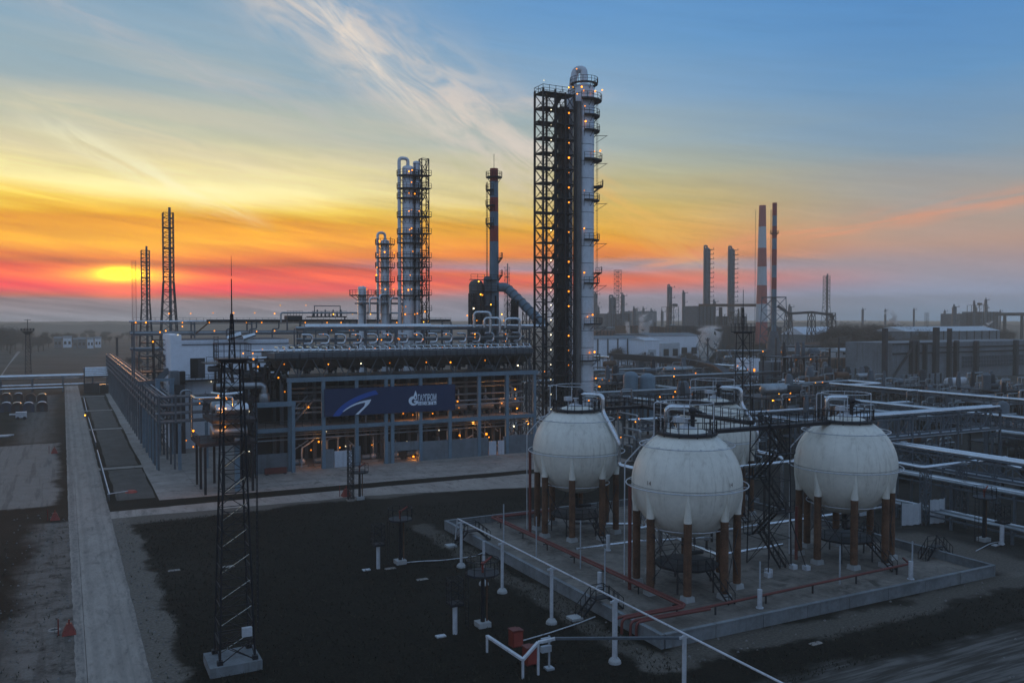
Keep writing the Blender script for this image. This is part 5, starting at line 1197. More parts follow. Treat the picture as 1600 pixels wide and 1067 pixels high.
# red water mains
t = thing('water_main', 'pair of red water pipes along the left side of the sphere yard', 'pipe', (47, 97, .3))
for k in range(3 if False else 2):
    part('pipe', M().pipe([(57, 96.4-.5*k, 1.2), (47.2+.45*k, 96.4-.5*k, 1.2), (47.2+.45*k, 58.4+.4*k, 1.2), (42.6, 58.4+.4*k, 1.25), (40.6-.4*k, 58.4+.4*k, 1.25), (40.6-.4*k, 58.4+.4*k, .0)], .125, 10, .5), 'red_pipe', t, True)
for k in range(7): part('support', M().bar((47.4, 94-5.7*k, .28), (47.4, 94-5.7*k, 1.0), .1).bar((46.9, 94-5.7*k, 1.0), (47.95, 94-5.7*k, 1.0), .1), 'steel_dark', t)
t = thing('water_main', 'red water pipes crossing the front of the sphere yard below the spheres', 'pipe', (60, 57.8, .3))
part('pipe', M().pipe([(77.5, 60.5, 1.0), (76, 58.6, 1.1), (47, 57.7, 1.1), (42.8, 57.6, 1.25), (40.9, 57.6, 1.25), (40.9, 57.6, 0)], .12, 10, .5), 'red_pipe', t, True)
part('pipe', M().pipe([(49, 57.3, 1.1), (42.8, 57.2, 1.25), (41.2, 57.2, 1.25), (41.2, 57.2, 0)], .12, 10, .5), 'red_pipe', t, True)
for k in range(5): part('support', M().bar((50+6*k, 57.8+.03*k*6, .28), (50+6*k, 57.8+.03*k*6, 1.0), .12), 'steel_dark', t)
def overstairs(u, v, ax, label):
    t = thing('wall_stairs', label, 'stairs', (u, v, 0), 'black steps over the yard wall')
    d = Vector((1, 0, 0)) if ax == 'u' else Vector((0, 1, 0)); c = Vector((u, v, 0)); n = Vector((-d.y, d.x, 0))
    part('outer_flight', M().stairs(c-d*2.2, c-d*.7+Vector((0, 0, 1.5)), .9, .07), 'steel_black', t)
    part('inner_flight', M().stairs(c+d*2.2+Vector((0, 0, .28)), c+d*.7+Vector((0, 0, 1.5)), .9, .07), 'steel_black', t)
    a, b = c-d*.7, c+d*.7; part('landing', M().bar(a+Vector((0, 0, 1.5)), b+Vector((0, 0, 1.5)), .95, .1).rail([a+n*.45+Vector((0, 0, 1.5)), b+n*.45+Vector((0, 0, 1.5))], 1.05, .06, 1.4).rail([a-n*.45+Vector((0, 0, 1.5)), b-n*.45+Vector((0, 0, 1.5))], 1.05, .06, 1.4), 'steel_black', t)
    part('step_slab', M().cb(tuple(c-d*2.6+Vector((0, 0, .1))), (1.1, 1.1, .22)), 'cap_white', t)
overstairs(PU0, 63.2, 'u', 'black steps over the left yard wall beside the line post, nearest the camera')
overstairs(PU0, 90.0, 'u', 'black steps over the left yard wall near its far corner')
overstairs(PU1, 60.8, 'u', 'black steps over the right yard wall below the white screens')
overstairs(PU1, 70.0, 'u', 'black steps over the right yard wall, the farther pair by the white screens')
for k, (x0, x1, yt, yb) in enumerate(((1408, 1440, 789, 835), (1452, 1477, 782, 828), (1330, 1366, 790, 812))):
    Y = (107, 108, 112)[k]; a, b = ay(x0, yb, Y), ay(x1, yb-2, Y+1); a = Vector((a[0], a[1], 0)); b = Vector((b[0], b[1], 0)); h = CAMH+(497-yt)*Y/F
    m = M(); n = 14; nn_ = (b-a).cross(Vector((0, 0, 1))).normalized()
    for i in range(n+1):
        q = a.lerp(b, i/n)+nn_*(.14*math.sin(i*1.3)+.25*math.sin(math.pi*i/n)); m.v += [(q.x, q.y, .2), (q.x, q.y, h), (q.x-nn_.x*.03, q.y-nn_.y*.03, h), (q.x-nn_.x*.03, q.y-nn_.y*.03, .2)]
    for i in range(n):
        for j in range(4): m.f.append((i*4+j, (i+1)*4+j, (i+1)*4+(j+1) % 4, i*4+(j+1) % 4))
    t = thing('white_screen', ['left of two white sheet screens behind the right sphere', 'right of two white sheet screens, by the black steps', 'low white sheet screen seen under the right sphere'][k], 'screen', tuple(a)); part('sheet', m, 'snow_white', t)
    for q in (a, b): part('pole', M().tube((q.x, q.y, 0), (q.x, q.y, h+.3), .06, None, 6), 'steel_grey', t)
rn = random.Random(31)
for k in range(5):
    x, y = [(610, 888), (660, 905), (272, 891), (1275, 1005), (357, 885)][k]; u, v = g(x, y); m = M().frustum((u, v), (1.2, .5), (.9, .3), .01, .1)
    solo('board', 'pale board lying flat in the dark field, %s' % ['just below the farther monitor tower', 'right of the farther monitor tower', 'far left of the lattice mast', 'below the sphere yard at the right', 'behind the lattice mast'][k], 'board', m, 'concrete', (u, v, 0))

# =================================================================== RIGHT HAND PIPE RACKS
def pipeway(label, ax, c, s0, s1, z, specs, top=None, step=7.0, truss=None, w=2.4, mt='steel_grey', base=0, extra=None, name='pipe_rack'):
    P = (lambda s, q, z_: (s, q, z_)) if ax == 'u' else (lambda s, q, z_: (q, s, z_))
    t = thing(name, label, 'pipe rack', P(s0, c, base)); n = max(1, round(abs(s1-s0)/step))
    for i in range(n+1):
        s = s0+(s1-s0)*i/n
        part('frame', M().bar(P(s, c-w/2, base), P(s, c-w/2, z), .28).bar(P(s, c+w/2, base), P(s, c+w/2, z), .28).bar(P(s, c-w/2-.3, z-.14), P(s, c+w/2+.3, z-.14), .24), mt, t)
    part('beam', M().bar(P(s0, c-w/2, z-.4), P(s1, c-w/2, z-.4), .2).bar(P(s0, c+w/2, z-.4), P(s1, c+w/2, z-.4), .2), mt, t)
    if truss:
        m = M(); zb = z-truss; k = max(2, round(abs(s1-s0)/2.4))
        for q in (c-w/2, c+w/2):
            m.bar(P(s0, q, zb), P(s1, q, zb), .3, .25)
            for i in range(k):
                a, b = s0+(s1-s0)*i/k, s0+(s1-s0)*(i+1)/k; m.bar(P(a, q, zb), P(a, q, z-.4), .12); m.bar(P(a, q, zb if i % 2 else z-.4), P(b, q, z-.4 if i % 2 else zb), .1)
        part('truss', m, mt, t)
        part('truss_floor', M().bar(P(s0, c, zb-.2), P(s1, c, zb-.2), w+.2, .15), 'steel_light', t)
    for (o, r, mm) in specs: part('pipe', M().tube(P(s0-.5, c+o, z+r), P(s1+.5, c+o, z+r), r, None, 12), mm, t, True)
    return t
Z_ = 'zinc'; D_ = 'zinc_dull'
pipeway('trussed pipe bridge with twin bright pipes running right from behind the right sphere', 'u', 85.2, 99, 129.5, 11.9, ((-.7, .25, Z_), (.6, .25, Z_)), truss=3.0, step=10)
pipeway('rack with two bright silver pipes slanting to the right edge beyond the white screens', 'v', 105.4, 99, 28, 7.9, ((-1.1, .28, Z_), (.4, .28, Z_)), truss=2.2, step=12)
t = thing('loop_pipe', 'single silver pipe with two elbows in front of the twin pipe rack', 'pipe', (95.6, 79, 0))
part('pipe', M().pipe([(95.9, 84, 7.3), (95.6, 72.1, 7.2), (112.8, 72.1, 7.2), (112.8, 72.1, 6.2), (112.8, 70, 6.0)], .27, 12, .8), 'zinc', t, True)
for k in range(3): part('support', M().lattice((96.3+7*k, 72.1), 0, 6.8, .9, .9, 5, .1, .06), 'steel_grey', t)
pipeway('low rack of dull parallel pipes behind the white screens', 'v', 102, 88, 30, 4.8, ((-1.4, .22, D_), (-.8, .16, D_), (0, .2, Z_), (.7, .2, D_), (1.3, .16, D_)), w=3.2, step=8)
pipeway('ground level pipe rows below the low rack at the right edge', 'v', 97.8, 84, 30, 1.6, ((-1.2, .16, D_), (-.5, .14, D_), (.3, .18, D_), (1.0, .14, Z_)), w=2.8, step=8)
pipeway('long rack with one bright pipe reaching the right edge above the trussed bridge', 'v', 181, 165, 40, 8.2, ((0, .38, Z_), (1.2, .2, D_)), step=9)
t = thing('expansion_loop', 'square looped silver pipe on low supports in front of the derelict hall', 'pipe', (185, 178, 0))
part('pipe', M().pipe([(185.4, 186, 8), (185, 174.8, 8), (199.7, 174.8, 8), (199.6, 163.4, 8), (181, 164.6, 8)], .36, 12, 1.2), 'zinc', t, True)
for q in ((185, 180), (192, 174.8), (199.6, 168), (190, 164)): part('support', M().bar((q[0], q[1], 0), (q[0], q[1], 7.7), .35), 'steel_grey', t)
pipeway('rack of mixed silver pipes between the long bright pipe and the trussed bridge', 'v', 153, 158, 60, 7.8, ((-1, .3, Z_), (0, .22, D_), (1, .26, D_)), truss=1.8, step=8)
pipeway('rack with a pale pipe behind the trussed bridge at the right edge', 'v', 141, 92, 50, 6.5, ((-.8, .3, D_), (.6, .26, Z_)), step=7)
pipeway('rack running right behind the back sphere with silver pipes', 'u', 118, 92, 150, 6.8, ((-1, .22, Z_), (0, .2, D_), (1, .25, D_)), step=7)
pipeway('lower rack right of the tallest column, first row behind the spheres', 'u', 136, 97, 175, 6.2, ((-1, .2, D_), (0, .25, Z_), (1, .2, Z_)), step=7, truss=1.6)
pipeway('second rack row behind the spheres crossing behind the twin vessels', 'u', 168, 104, 190, 8.5, ((-1, .3, D_), (.2, .25, Z_), (1, .2, D_)), step=8)
pipeway('third rack row with a long bright pipe right of the tallest column', 'u', 205, 112, 215, 8.6, ((-1, .35, D_), (.5, .3, D_)), step=9)
pipeway('fourth rack row low in the haze behind the twin vessels', 'u', 252, 130, 262, 7.5, ((-1, .4, D_), (.6, .35, Z_)), step=10)
pipeway('cross rack leading away from the back sphere', 'v', 116, 112, 225, 7.6, ((-1, .22, Z_), (.2, .25, D_), (1.1, .2, D_)), step=8)
pipeway('cross rack leading away right of the dark equipment cluster', 'v', 146, 108, 240, 7.0, ((-.8, .25, D_), (.6, .25, D_)), step=8)
pipeway('walk-over rack between the back sphere and the right sphere', 'u', 104, 84, 99, 8.2, ((-.6, .25, Z_), (.5, .2, D_)), step=5, truss=1.5)
t = thing('sphere_link_pipe', 'white pipe passing between the back sphere and the right sphere', 'pipe', (68, 77, 0))
part('pipe', M().pipe([(62, 77, 4), (62, 77, 8.6), (90, 77, 8.6), (97, 77, 8.2), (97, 86, 8.2)], .22, 12, .7), 'zinc', t, True)
part('pipe', M().pipe([(57, 79, 2.4), (66, 79, 2.4), (66, 75, 2.0), (92, 75, 2.0)], .2, 12, .5), 'zinc', t, True)
for k in range(4): part('support', M().bar((66+8*k, 77, .3), (66+8*k, 77, 8.3), .2), 'steel_dark', t)
t = thing('yard_pipework', 'low silver pipes and valves on the yard floor under the spheres', 'pipe', (60, 72, .28))
part('pipe', M().pipe([(49.5, 80, .8), (58, 79.6, .8), (58, 77.4, 1.3), (66, 77, .8)], .14, 8, .4).pipe([(54, 88, 1.4), (61, 84, 1.4), (61, 70, 1.1), (70, 70, 1.1)], .16, 8, .4), 'zinc', t, True)
m = M()
for k in range(7): m.tube((61, 84-2*k, 1.3), (61, 84-2*k, 2.2), .16, .1, 8).tube((61, 84-2*k, 2.2), (61, 84-2*k, 2.25), .3, None, 10)
part('valves', m, 'steel_dark', t)
# upright vessels, equipment clusters
for k, (x0, x1, yt) in enumerate(((974, 997, 580), (999, 1024, 583))):
    Y = 215; u, v, _ = ay((x0+x1)/2, 600, Y); r_ = (x1-x0)/2*Y/F; H = CAMH+(497-yt)*Y/F
    t = thing('upright_vessel', ['left', 'right'][k]+' of two tall rounded grey-blue vessels behind the left rear sphere', 'vessel', (u, v, 0), 'pair of grey-blue vessels')
    part('shell', M().lathe((u, v, 0), [(r_, 1)]+[(r_, H-1.4)]+[(r_*math.cos(R(a)), H-1.4+1.4*math.sin(R(a))) for a in (15, 30, 45, 60, 75, 89)], 28), 'steel_blue', t, True)
    part('nozzle', M().tube((u-ST*r_*1.05, v-CT*r_*1.05, H-5), (u-ST*r_*.8, v-CT*r_*.8, H-5), .3, None, 10), 'steel_dark', t)
    platform(t, (u, v), r_, 6.5, 0, 360, 1.0)
    part('ladder', M().ladder((u+RT.x*(r_+.3), v+RT.y*(r_+.3), 1), H-1.5, .5, 'v', .07), 'steel_dark', t)
def cluster(label, u, v, w, d, h, seed, lamps=4, name='process_unit'):
    """a small open steel structure with drums, pipes and lamps"""
    rn = random.Random(seed); t = thing(name, label, 'process unit', (u, v, 0)); nu = max(1, round(w/5))
    for i in range(nu+1):
        for vv in (v-d/2, v+d/2): part('column', M().cb((u-w/2+w*i/nu, vv, h/2), (.35, .35, h)), 'steel_dark', t)
    for z in (h*.5, h):
        part('deck', M().box(u-w/2-.3, u+w/2+.3, v-d/2-.3, v+d/2+.3, z-.25, z), 'steel_dark', t)
    part('railing', M().rail([(u-w/2, v-d/2, h), (u+w/2, v-d/2, h)], 1.1, .07).rail([(u-w/2, v-d/2, h*.5), (u+w/2, v-d/2, h*.5)], 1.1, .07), 'steel_dark', t)
    for k in range(rn.randint(2, 4)):
        uu = u-w/2+1.5+rn.random()*(w-3); lv = h*.5*rn.randint(0, 2); rr = .7+rn.random()*.6
        part('drum', M().hvessel((uu, v-d/4+rn.random(), lv+rr+.35), 2.5+rn.random()*2.5, rr), rn.choice(['zinc_dull', 'steel_grey', 'rust', 'steel_dark']), t, True)
    for k in range(rn.randint(1, 3)):
        uu = u-w/2+1+rn.random()*(w-2); rr = .5+rn.random()*.7
        part('vessel', M().lathe((uu, v+.5, 0), [(rr, .3), (rr, h+1+rn.random()*3), (rr*.6, h+4.4), (.01, h+4.6)], 16), rn.choice(['steel_grey', 'steel_dark', 'steel_grey']), t, True)
    m = M()
    for k in range(int(w*1.6)):
        a = Vector((u-w/2+rn.random()*w, v-d/2-.4+rn.random()*d*.6, rn.random()*h)); q = rn.random()*3+1
        m.pipe([tuple(a), tuple(a+Vector((0, 0, q))), tuple(a+Vector((q, 0, q))), tuple(a+Vector((q, 0, q*.2)))], .09+rn.random()*.12, 6, .3)
    part('small_pipes', m, 'zinc_dull', t, True)
    for k in range(lamps): lamp(t, (u-w/2+rn.random()*w, v-d/2-.5, h*rn.choice((.45, .95, 1.1))), rn.choice('oooy'), .17)
    return t
CL = [('dark process unit with orange lamps just right of the foot of the tallest column', 104, 160, 10, 8, 8, 5), ('process unit behind the two rounded vessels', 128, 190, 14, 9, 9, 6),
      ('dark lamp-lit process unit left of the back sphere top', 118, 152, 14, 9, 7.5, 6), ('dark process unit with many lamps behind the back sphere', 140, 142, 16, 10, 9, 7),
      ('tall dark unit at the foot of the red banded slim stack', 205, 200, 16, 12, 14, 6), ('low process unit between the slim stack and the expansion loop', 176, 172, 16, 10, 8, 4),
      ('grey process unit behind the right sphere top', 130, 118, 16, 10, 7, 3), ('process unit under the trussed bridge', 122, 96, 14, 8, 5, 1), ('faint process unit right of the trussed bridge end', 160, 100, 16, 9, 6, 1),
      ('low process unit right of the tallest column in the haze', 135, 232, 18, 10, 9, 3), ('process unit behind the lightning mast on the right', 165, 215, 20, 10, 9, 3), ('low unit with a pale drum in front of the derelict hall', 222, 150, 18, 10, 6, 0),
      ('small unit at the right edge behind the long bright pipe', 215, 118, 16, 10, 6, 0), ('dark unit at the right edge between the racks', 128, 74, 14, 8, 5, 0), ('dark low unit far right behind the twin pipe rack', 120, 55, 12, 8, 4.5, 0)]
for k, (lb, u, v, w_, d_, h_, nl) in enumerate(CL): cluster(lb, u, v, w_, d_, h_, 100+k, nl)
rq = random.Random(55)
XT = [(945, 300), (975, 345), (1018, 385), (1060, 360), (1082, 300), (1118, 335), (1150, 300), (1150, 400), (1236, 335), (1262, 290), (1300, 262), (1338, 300), (1380, 270), (1420, 262), (1462, 250), (1530, 262), (1575, 235), (1590, 200), (1508, 205), (1440, 205)]
NB = ['right edge of the tallest column', 'twin vessels, far behind their left side', 'white gabled shed', 'first pillars of the dark conveyor', 'middle of the dark conveyor', 'wide steam plume', 'lightning mast on the right', 'trees by the striped stack', 'right side of the slim stack', 'short dark post on the grey wall', 'expansion loop', 'dark brown low tank', 'left foot of the derelict hall', 'dull concrete wall', 'pale horizontal tank', 'white pipe portals', 'last column of the derelict hall', 'right edge above the long bright pipe', 'long bright pipe in mid run', 'start of the long bright pipe']
for k, (x, Y) in enumerate(XT):
    u, v, _ = ay(x, 560, Y); cluster('low cluster of pipes and drums by the %s' % NB[k], u, v, rq.uniform(14, 24), rq.uniform(8, 12), rq.uniform(3.5, 7.5), 300+k, 1 if k < 8 else 0)
m = M()
t = thing('process_unit', 'dark knot of pipes with orange lamps between the left rear and back spheres', 'process unit', (100, 118, 0)); rn = random.Random(77)
for k in range(40):
    a = Vector((88+rn.random()*22, 106+rn.random()*22, rn.random()*5)); q = rn.random()*4+1; part('bent_pipe', M().pipe([tuple(a), tuple(a+Vector((0, 0, q))), tuple(a+Vector((0, q*1.5, q))), tuple(a+Vector((0, q*1.5, 0)))], .09+rn.random()*.12, 6, .3), 'zinc_dull', t, True)
for k in range(5): part('frame', M().lattice((90+5*k, 116+(k % 2)*6), 0, 9, 3, 3, 3, .2, .1), 'steel_dark', t)
for (x, y) in ((1031, 620), (1054, 576), (1087, 583), (1053, 588), (1078, 605), (1055, 612), (1082, 616), (1052, 620), (998, 654), (993, 659), (968, 652), (931, 591), (941, 593), (937, 604), (920, 626), (970, 683), (902, 690)): lamp(t, ay(x, y, 150 if y > 625 else 175), 'o', .15 if y > 625 else .18)
# dark conveyor on pillars, sweeping in an arc
t = thing('conveyor_bridge', 'long dark conveyor bridge on thick pillars in the haze right of the tallest column', 'conveyor', ay(985, 600, 330))
pts = [ay(x, y, Y) for x, y, Y in ((955, 556, 345), (1000, 559, 335), (1050, 563, 322), (1090, 568, 310), (1122, 576, 292), (1140, 590, 275))]
for a, b in zip(pts, pts[1:]): part('gallery', M().bar(a, b, 2.6, 2.2), 'steel_black', t)
for a in pts[1:-1]: part('pillar', M().cb((a[0], a[1], a[2]/2-.6), (2.6, 2.0, a[2]-1.2)), 'steel_grey', t)
m = M()
for k in range(6): a = Vector(ay(1075+13*k, 560, 300)); m.bar((a.x, a.y, a.z-2), (a.x+6, a.y, a.z+8-k), .14); m.bar((a.x+10, a.y, a.z-2), (a.x+4, a.y, a.z+8-k), .14)
part('stay_frame', m, 'steel_grey', t)
pipeway('bright pipe seen under the dark conveyor bridge', 'v', g(1040, 600)[0], 0+g(1040, 600)[1]+60, g(1040, 600)[1]-40, 8.5, ((0, .5, Z_),), step=14, w=1.6)
# slim stack in its lattice frame, boiler house
SK, su, sv, sH = stack(1209, 400, 2.6, 2.1, 318, (338, 354, 373, 390, 415, 434, 452), 'slim dark red and grey banded stack in a lattice frame on the right', mts=('stack_dark', 'steel_blue'), base='steel_blue', plats=((365, 0, 360),))
zf = CAMH+(497-465)*400/F; 
part('lattice_frame', M().lattice((su, sv), 0, zf, 9.5, 7.5, 6, .35, .2).box(su-4, su+4, sv-4, sv+4, zf, zf+.3), 'steel_grey', SK)
part('stack_base', M().lathe((su, sv, 0), [(3.2, 0), (3.2, 14), (1.8, 20)], 20), 'steel_grey', SK, True)
for (x, y) in ((1192, 549), (1221, 550)): lamp(SK, ay(x, y, 392), 'o', .4)
t = thing('boiler_house', 'small pale boiler house with glowing orange doorways beside the slim stack', 'building', ay(1175, 590, 330)); u, v, _ = ay(1176, 590, 320)
part('wall', M().box(u-3, u+3.6, v, v+6, 0, 11), 'wall_white', t); part('roof_vents', M().cb((u-1.5, v+1, 11.6), (1, 1, 1.2)).cb((u+1.5, v+1, 11.5), (1, 1, 1)), 'zinc_dull', t)
part('window', M().box(u+.4, u+1.1, v-.1, v-.02, 5.0, 7.2), 'lamp_orange', t); part('drum', M().hvessel((u-7, v, 7), 6, 1.4), 'zinc', t, True); lamp(t, (u-3.6, v-1, 7), 'o', .3); lamp(t, (u-7.4, v-1, 9.5), 'o', .3); lamp(t, (u-8.2, v-1, 8.6), 'o', .3)
u, v, _ = ay(1212, 590, 300); t = thing('storage_silo', 'ribbed grey box silo at the foot of the slim stack', 'silo', (u, v, 0)); part('body', M().box(u-5, u+5, v-3, v+3, 3, 11), 'steel_grey', t)
m = M()
for k in range(9): m.bar((u-5+1.25*k, v-3.1, 3), (u-5+1.25*k, v-3.1, 11), .18)
part('rib', m, 'steel_dark', t); part('stand', M().bar((u-4.5, v-2.5, 0), (u-4.5, v-2.5, 3), .5).bar((u+4.5, v-2.5, 0), (u+4.5, v-2.5, 3), .5), 'steel_dark', t)
part('railing', M().rail([(u-5, v-3, 11), (u+5, v-3, 11)], 1.2, .12), 'steel_light', t)
CH2 = stack(1190, 600, 8.8, 4.6, 322, (355, 388, 417, 446, 475, 503), 'tall red and white banded stack, the largest on the right skyline', mts=('stack_red', 'stack_white'), base='stack_red')[0]
# =================================================================== FAR REFINERY IN THE HAZE
def fcol(x, w_, yt, Y, label, yb=534, plats=8, name='refinery_tower', cap=True, side=1):
    u, v, _ = ay(x, 497, Y); r_ = w_/2*Y/F; H = CAMH+(497-yt)*Y/F; t = thing(name, label, 'column', (u, v, 0))
    part('shell', M().lathe((u, v, 0), [(r_, 0), (r_, H-r_)]+[(r_*math.cos(R(a)), H-r_+r_*math.sin(R(a))) for a in (20, 45, 70, 89)], 18), 'steel_grey', t, True)
    for k in range(plats):
        z = H*(.3+.68*k/max(1, plats-1)); part('platform', M().box(u-r_*.5 if side > 0 else u-r_-1.6, u+r_+1.6 if side > 0 else u+r_*.5, v-r_-.8, v+r_*.5, z-.3, z).bar((u+side*(r_+1.5), v-r_, z), (u+side*(r_+1.5), v-r_, z+1.4), .25), 'steel_dark', t)
    part('overhead_pipe', M().pipe([(u, v, H-1), (u, v, H+1.2), (u-r_*1.2, v-1, H+1.2), (u-r_*1.2, v-1, H*.4)], r_*.25, 8, 1), 'steel_grey', t, True)
    return t
fcol(1104, 11, 387, 690, 'left of the two tall far columns with rows of side platforms', plats=16); fcol(1142, 11, 388, 690, 'right of the two tall far columns with rows of side platforms', plats=16)
for x, w_, yt, lb in ((930, 7, 458, 'far column touching the right edge of the tallest column'), (957, 11, 464, 'wide far column left of the pale lattice mast'), (973, 6, 460, 'thin far column right of the pale lattice mast'), (991, 5, 481, 'tiny far column between the thin column and the steam'),
    (1046, 8, 447, 'far column with a broad shoulder in the middle of the haze'), (1068, 5, 456, 'thin far column with side platforms right of the broad shouldered one'), (1234, 6, 478, 'short far column right of the slim stack'), (1116, 5, 470, 'short far column between the two tall far columns'), (1491, 7, 478, 'far column left of the block on the right skyline'), (1540, 4, 467, 'thin far column on the right of the skyline block')):
    fcol(x, w_, yt, 780, lb, plats=5)
rq = random.Random(71)
for k in range(16):
    x = (936+12*k+rq.uniform(-3, 3)) if k < 10 else (1345+44*(k-10)+rq.uniform(-6, 6))
    fcol(x, rq.uniform(2.5, 4.5), rq.uniform(479, 490), 880+40*(k % 3), '%s small hazy column %s' % (ORD[k % 10], 'from the left behind the cooling cells' if k < 10 else 'from the left along the right horizon'), plats=3, name='refinery_tower')
def block(name, label, cat, x0, x1, yt, Y, dep=12, mt='steel_grey', yb=None, openings=0, roof=None, ribs=0, omt='opening', orow=(.35, .65)):
    a = ay(x0, 497, Y); v = a[1]; u0 = a[0]; u1 = endu(v, 5, x1); H = CAMH+(497-yt)*Y/F; z0 = 0 if yb is None else max(0, CAMH+(497-yb)*Y/F)
    t = thing(name, label, cat, (u0, v, z0)); part('wall', M().box(u0, u1, v, v+dep, z0, H), mt, t)
    if roof: part('roof', M().add([(u0-.4, v-.4, H), (u1+.4, v-.4, H), (u1+.4, v+dep/2, H+roof[0]), (u0-.4, v+dep/2, H+roof[0]), (u0-.4, v+dep+.4, H), (u1+.4, v+dep+.4, H)], [(0, 1, 2, 3), (3, 2, 5, 4), (0, 3, 4), (1, 5, 2), (0, 4, 5, 1)]), roof[1], t)
    for k in range(openings):
        c = u0+(u1-u0)*(k+.5)/openings; ww = (u1-u0)/openings*.28; part('window', M().box(c-ww, c+ww, v-.15, v-.03, z0+(H-z0)*orow[0], z0+(H-z0)*orow[1]), omt, t)
    for k in range(ribs):
        c = u0+(u1-u0)*(k+.5)/ribs; part('rib', M().box(c-.25, c+.25, v-.35, v-.02, z0, H+.1), 'steel_dark', t)
    return t, u0, u1, v, H
block('furnace_block', 'reddish furnace block under the left tall far column', 'furnace', 1090, 1118, 478, 680, 16, 'steel_grey', ribs=5)
u, v, _ = ay(1146, 497, 680); cluster('open decked furnace structure under the right tall far column', u, v, 18, 10, 29, 902, 0)
block('furnace_block', 'low grey block beside the open decked furnace', 'furnace', 1132, 1166, 494, 690, 10, 'steel_grey', ribs=6)
u, v, _ = ay(1047, 497, 775); cluster('open decked far furnace round the foot of the broad shouldered column', u, v, 11, 10, 36, 901, 0)
block('furnace_block', 'low far block at the foot of the lattice mast', 'furnace', 945, 985, 490, 770, 16, 'steel_grey', ribs=6)
block('far_hall', 'pale far hall in the haze right of the tiny column', 'building', 1000, 1026, 486, 900, 30, 'wall_grey', openings=4)
u, v, _ = ay(1527, 497, 800); cluster('broad open decked unit on the right skyline', u, v, 12, 12, 38, 903, 0)
block('far_block', 'low long block right of the skyline block', 'building', 1534, 1560, 487, 800, 20, 'steel_grey', ribs=5)
block('far_block', 'low far block left of the skyline block', 'building', 1500, 1519, 490, 800, 20, 'steel_grey', openings=4)
t = thing('flue_duct', 'long dark horizontal flue joining the two far columns to the striped stack', 'duct', ay(1100, 477, 675)); a, b = ay(1092, 477, 675), ay(1187, 477, 675); part('duct', M().bar(a, b, 2.6, 2.2), 'rust', t)
for x in (1126, 1160): q = ay(x, 480, 675); part('support', M().bar((q[0], q[1], 0), q, 2), 'steel_dark', t)
t = thing('pipe_trestle', 'far angular pipe trestle between the slim stack and the lone flare mast', 'pipe rack', ay(1230, 490, 560)); P_ = [ay(x, y, 560) for x, y in ((1215, 478), (1232, 490), (1268, 488), (1301, 492), (1301, 500))]
for a, b in zip(P_, P_[1:]): part('gallery', M().bar(a, b, 1.6), 'steel_dark', t)
for x in (1232, 1268, 1300): q = ay(x, 489, 560); part('pylon', M().lattice((q[0], q[1]), 0, q[2], 5, 3, 4, .5, .3), 'steel_dark', t)
t = thing('pipe_trestle', 'far long pipe trestle at the right end of the skyline', 'pipe rack', ay(1560, 490, 800)); a, b = ay(1556, 491, 800), ay(1640, 491, 800); part('gallery', M().bar(a, b, 3), 'steel_dark', t)
for x in (1570, 1597): q = ay(x, 490, 800); part('pylon', M().bar((q[0], q[1], 0), q, 2), 'steel_dark', t)
# cooling cells with steam
rn = random.Random(3)
for k in range(9):
    x0 = 984+27*k if k < 4 else 1096+26*(k-4)
    block('cooling_cell', 'dark louvred cooling cell in the far row, %s from the left' % ORD[k], 'cooling tower', x0, x0+21, 509+(k % 3), 600, 18, 'rust' if k < 3 else 'steel_dark', ribs=4)
block('far_hall', 'long brown hall left of the cooling cells', 'building', 930, 962, 517, 520, 16, 'wall_brick', ribs=6)
block('far_hall', 'low dark green hall in front of the cooling cells', 'building', 968, 1014, 522, 520, 14, 'steel_grey', openings=5)
block('warehouse', 'long pale blue warehouse right of the tallest column', 'building', 926, 1003, 530, 430, 20, 'wall_white', roof=(1.5, 'steel_grey'), ribs=5)
block('warehouse', 'white gabled shed with a bright door behind the twin vessels', 'building', 1008, 1030, 532, 425, 14, 'wall_white', roof=(1.2, 'snow_white'), openings=1, omt='snow_white', orow=(.1, .7))
block('warehouse', 'pale long roofed hall below the cooling cells', 'building', 1014, 1092, 525, 500, 20, 'wall_white', roof=(1.6, 'wall_grey'), openings=5, orow=(.3, .55))
block('warehouse', 'white block with dark windows behind the steam plume', 'building', 1034, 1062, 536, 460, 12, 'snow_white', openings=2, orow=(.45, .75))
block('warehouse', 'pale roofed store in the trees right of the slim stack', 'building', 1257, 1311, 523, 560, 20, 'wall_grey', roof=(5, 'wall_white'), openings=4)
block('far_hall', 'low brown sheds in front of the pale roofed store', 'building', 1282, 1312, 536, 520, 14, 'wall_brick', openings=4)
block('warehouse', 'long low dark hall right of the slim stack', 'building', 1225, 1290, 541, 470, 14, 'steel_dark', ribs=8)
block('hut', 'small white hut with two dark windows on a raised bank', 'hut', 1313, 1353, 547, 400, 6, 'snow_white', 560, openings=2, roof=(.8, 'snow_white'), orow=(.45, .85))
block('storage_tank', 'long dark brown low tank below the white hut', 'tank', 1290, 1388, 561, 385, 9, 'rust', ribs=10)
block('boundary_wall', 'grey concrete wall right of the slim stack', 'wall', 1236, 1300, 579, 300, 1.2, 'wall_grey', ribs=8)
block('boundary_wall', 'grey concrete wall panel left of the derelict hall', 'wall', 1300, 1362, 577, 330, 1.2, 'wall_grey', ribs=6)
block('boundary_wall', 'dull concrete wall in front of the derelict hall', 'wall', 1412, 1474, 586, 300, 1.2, 'wall_grey', ribs=7)
block('white_container', 'small white container at the left foot of the derelict hall', 'container', 1368, 1391, 563, 370, 3, 'snow_white', 571, ribs=2)
t, u0, u1, v, H = block('greenhouse', 'low pale glass-roofed hall behind the derelict hall', 'building', 1417, 1562, 518, 470, 22, 'wall_grey', roof=(2.5, 'snow_white'), ribs=12)
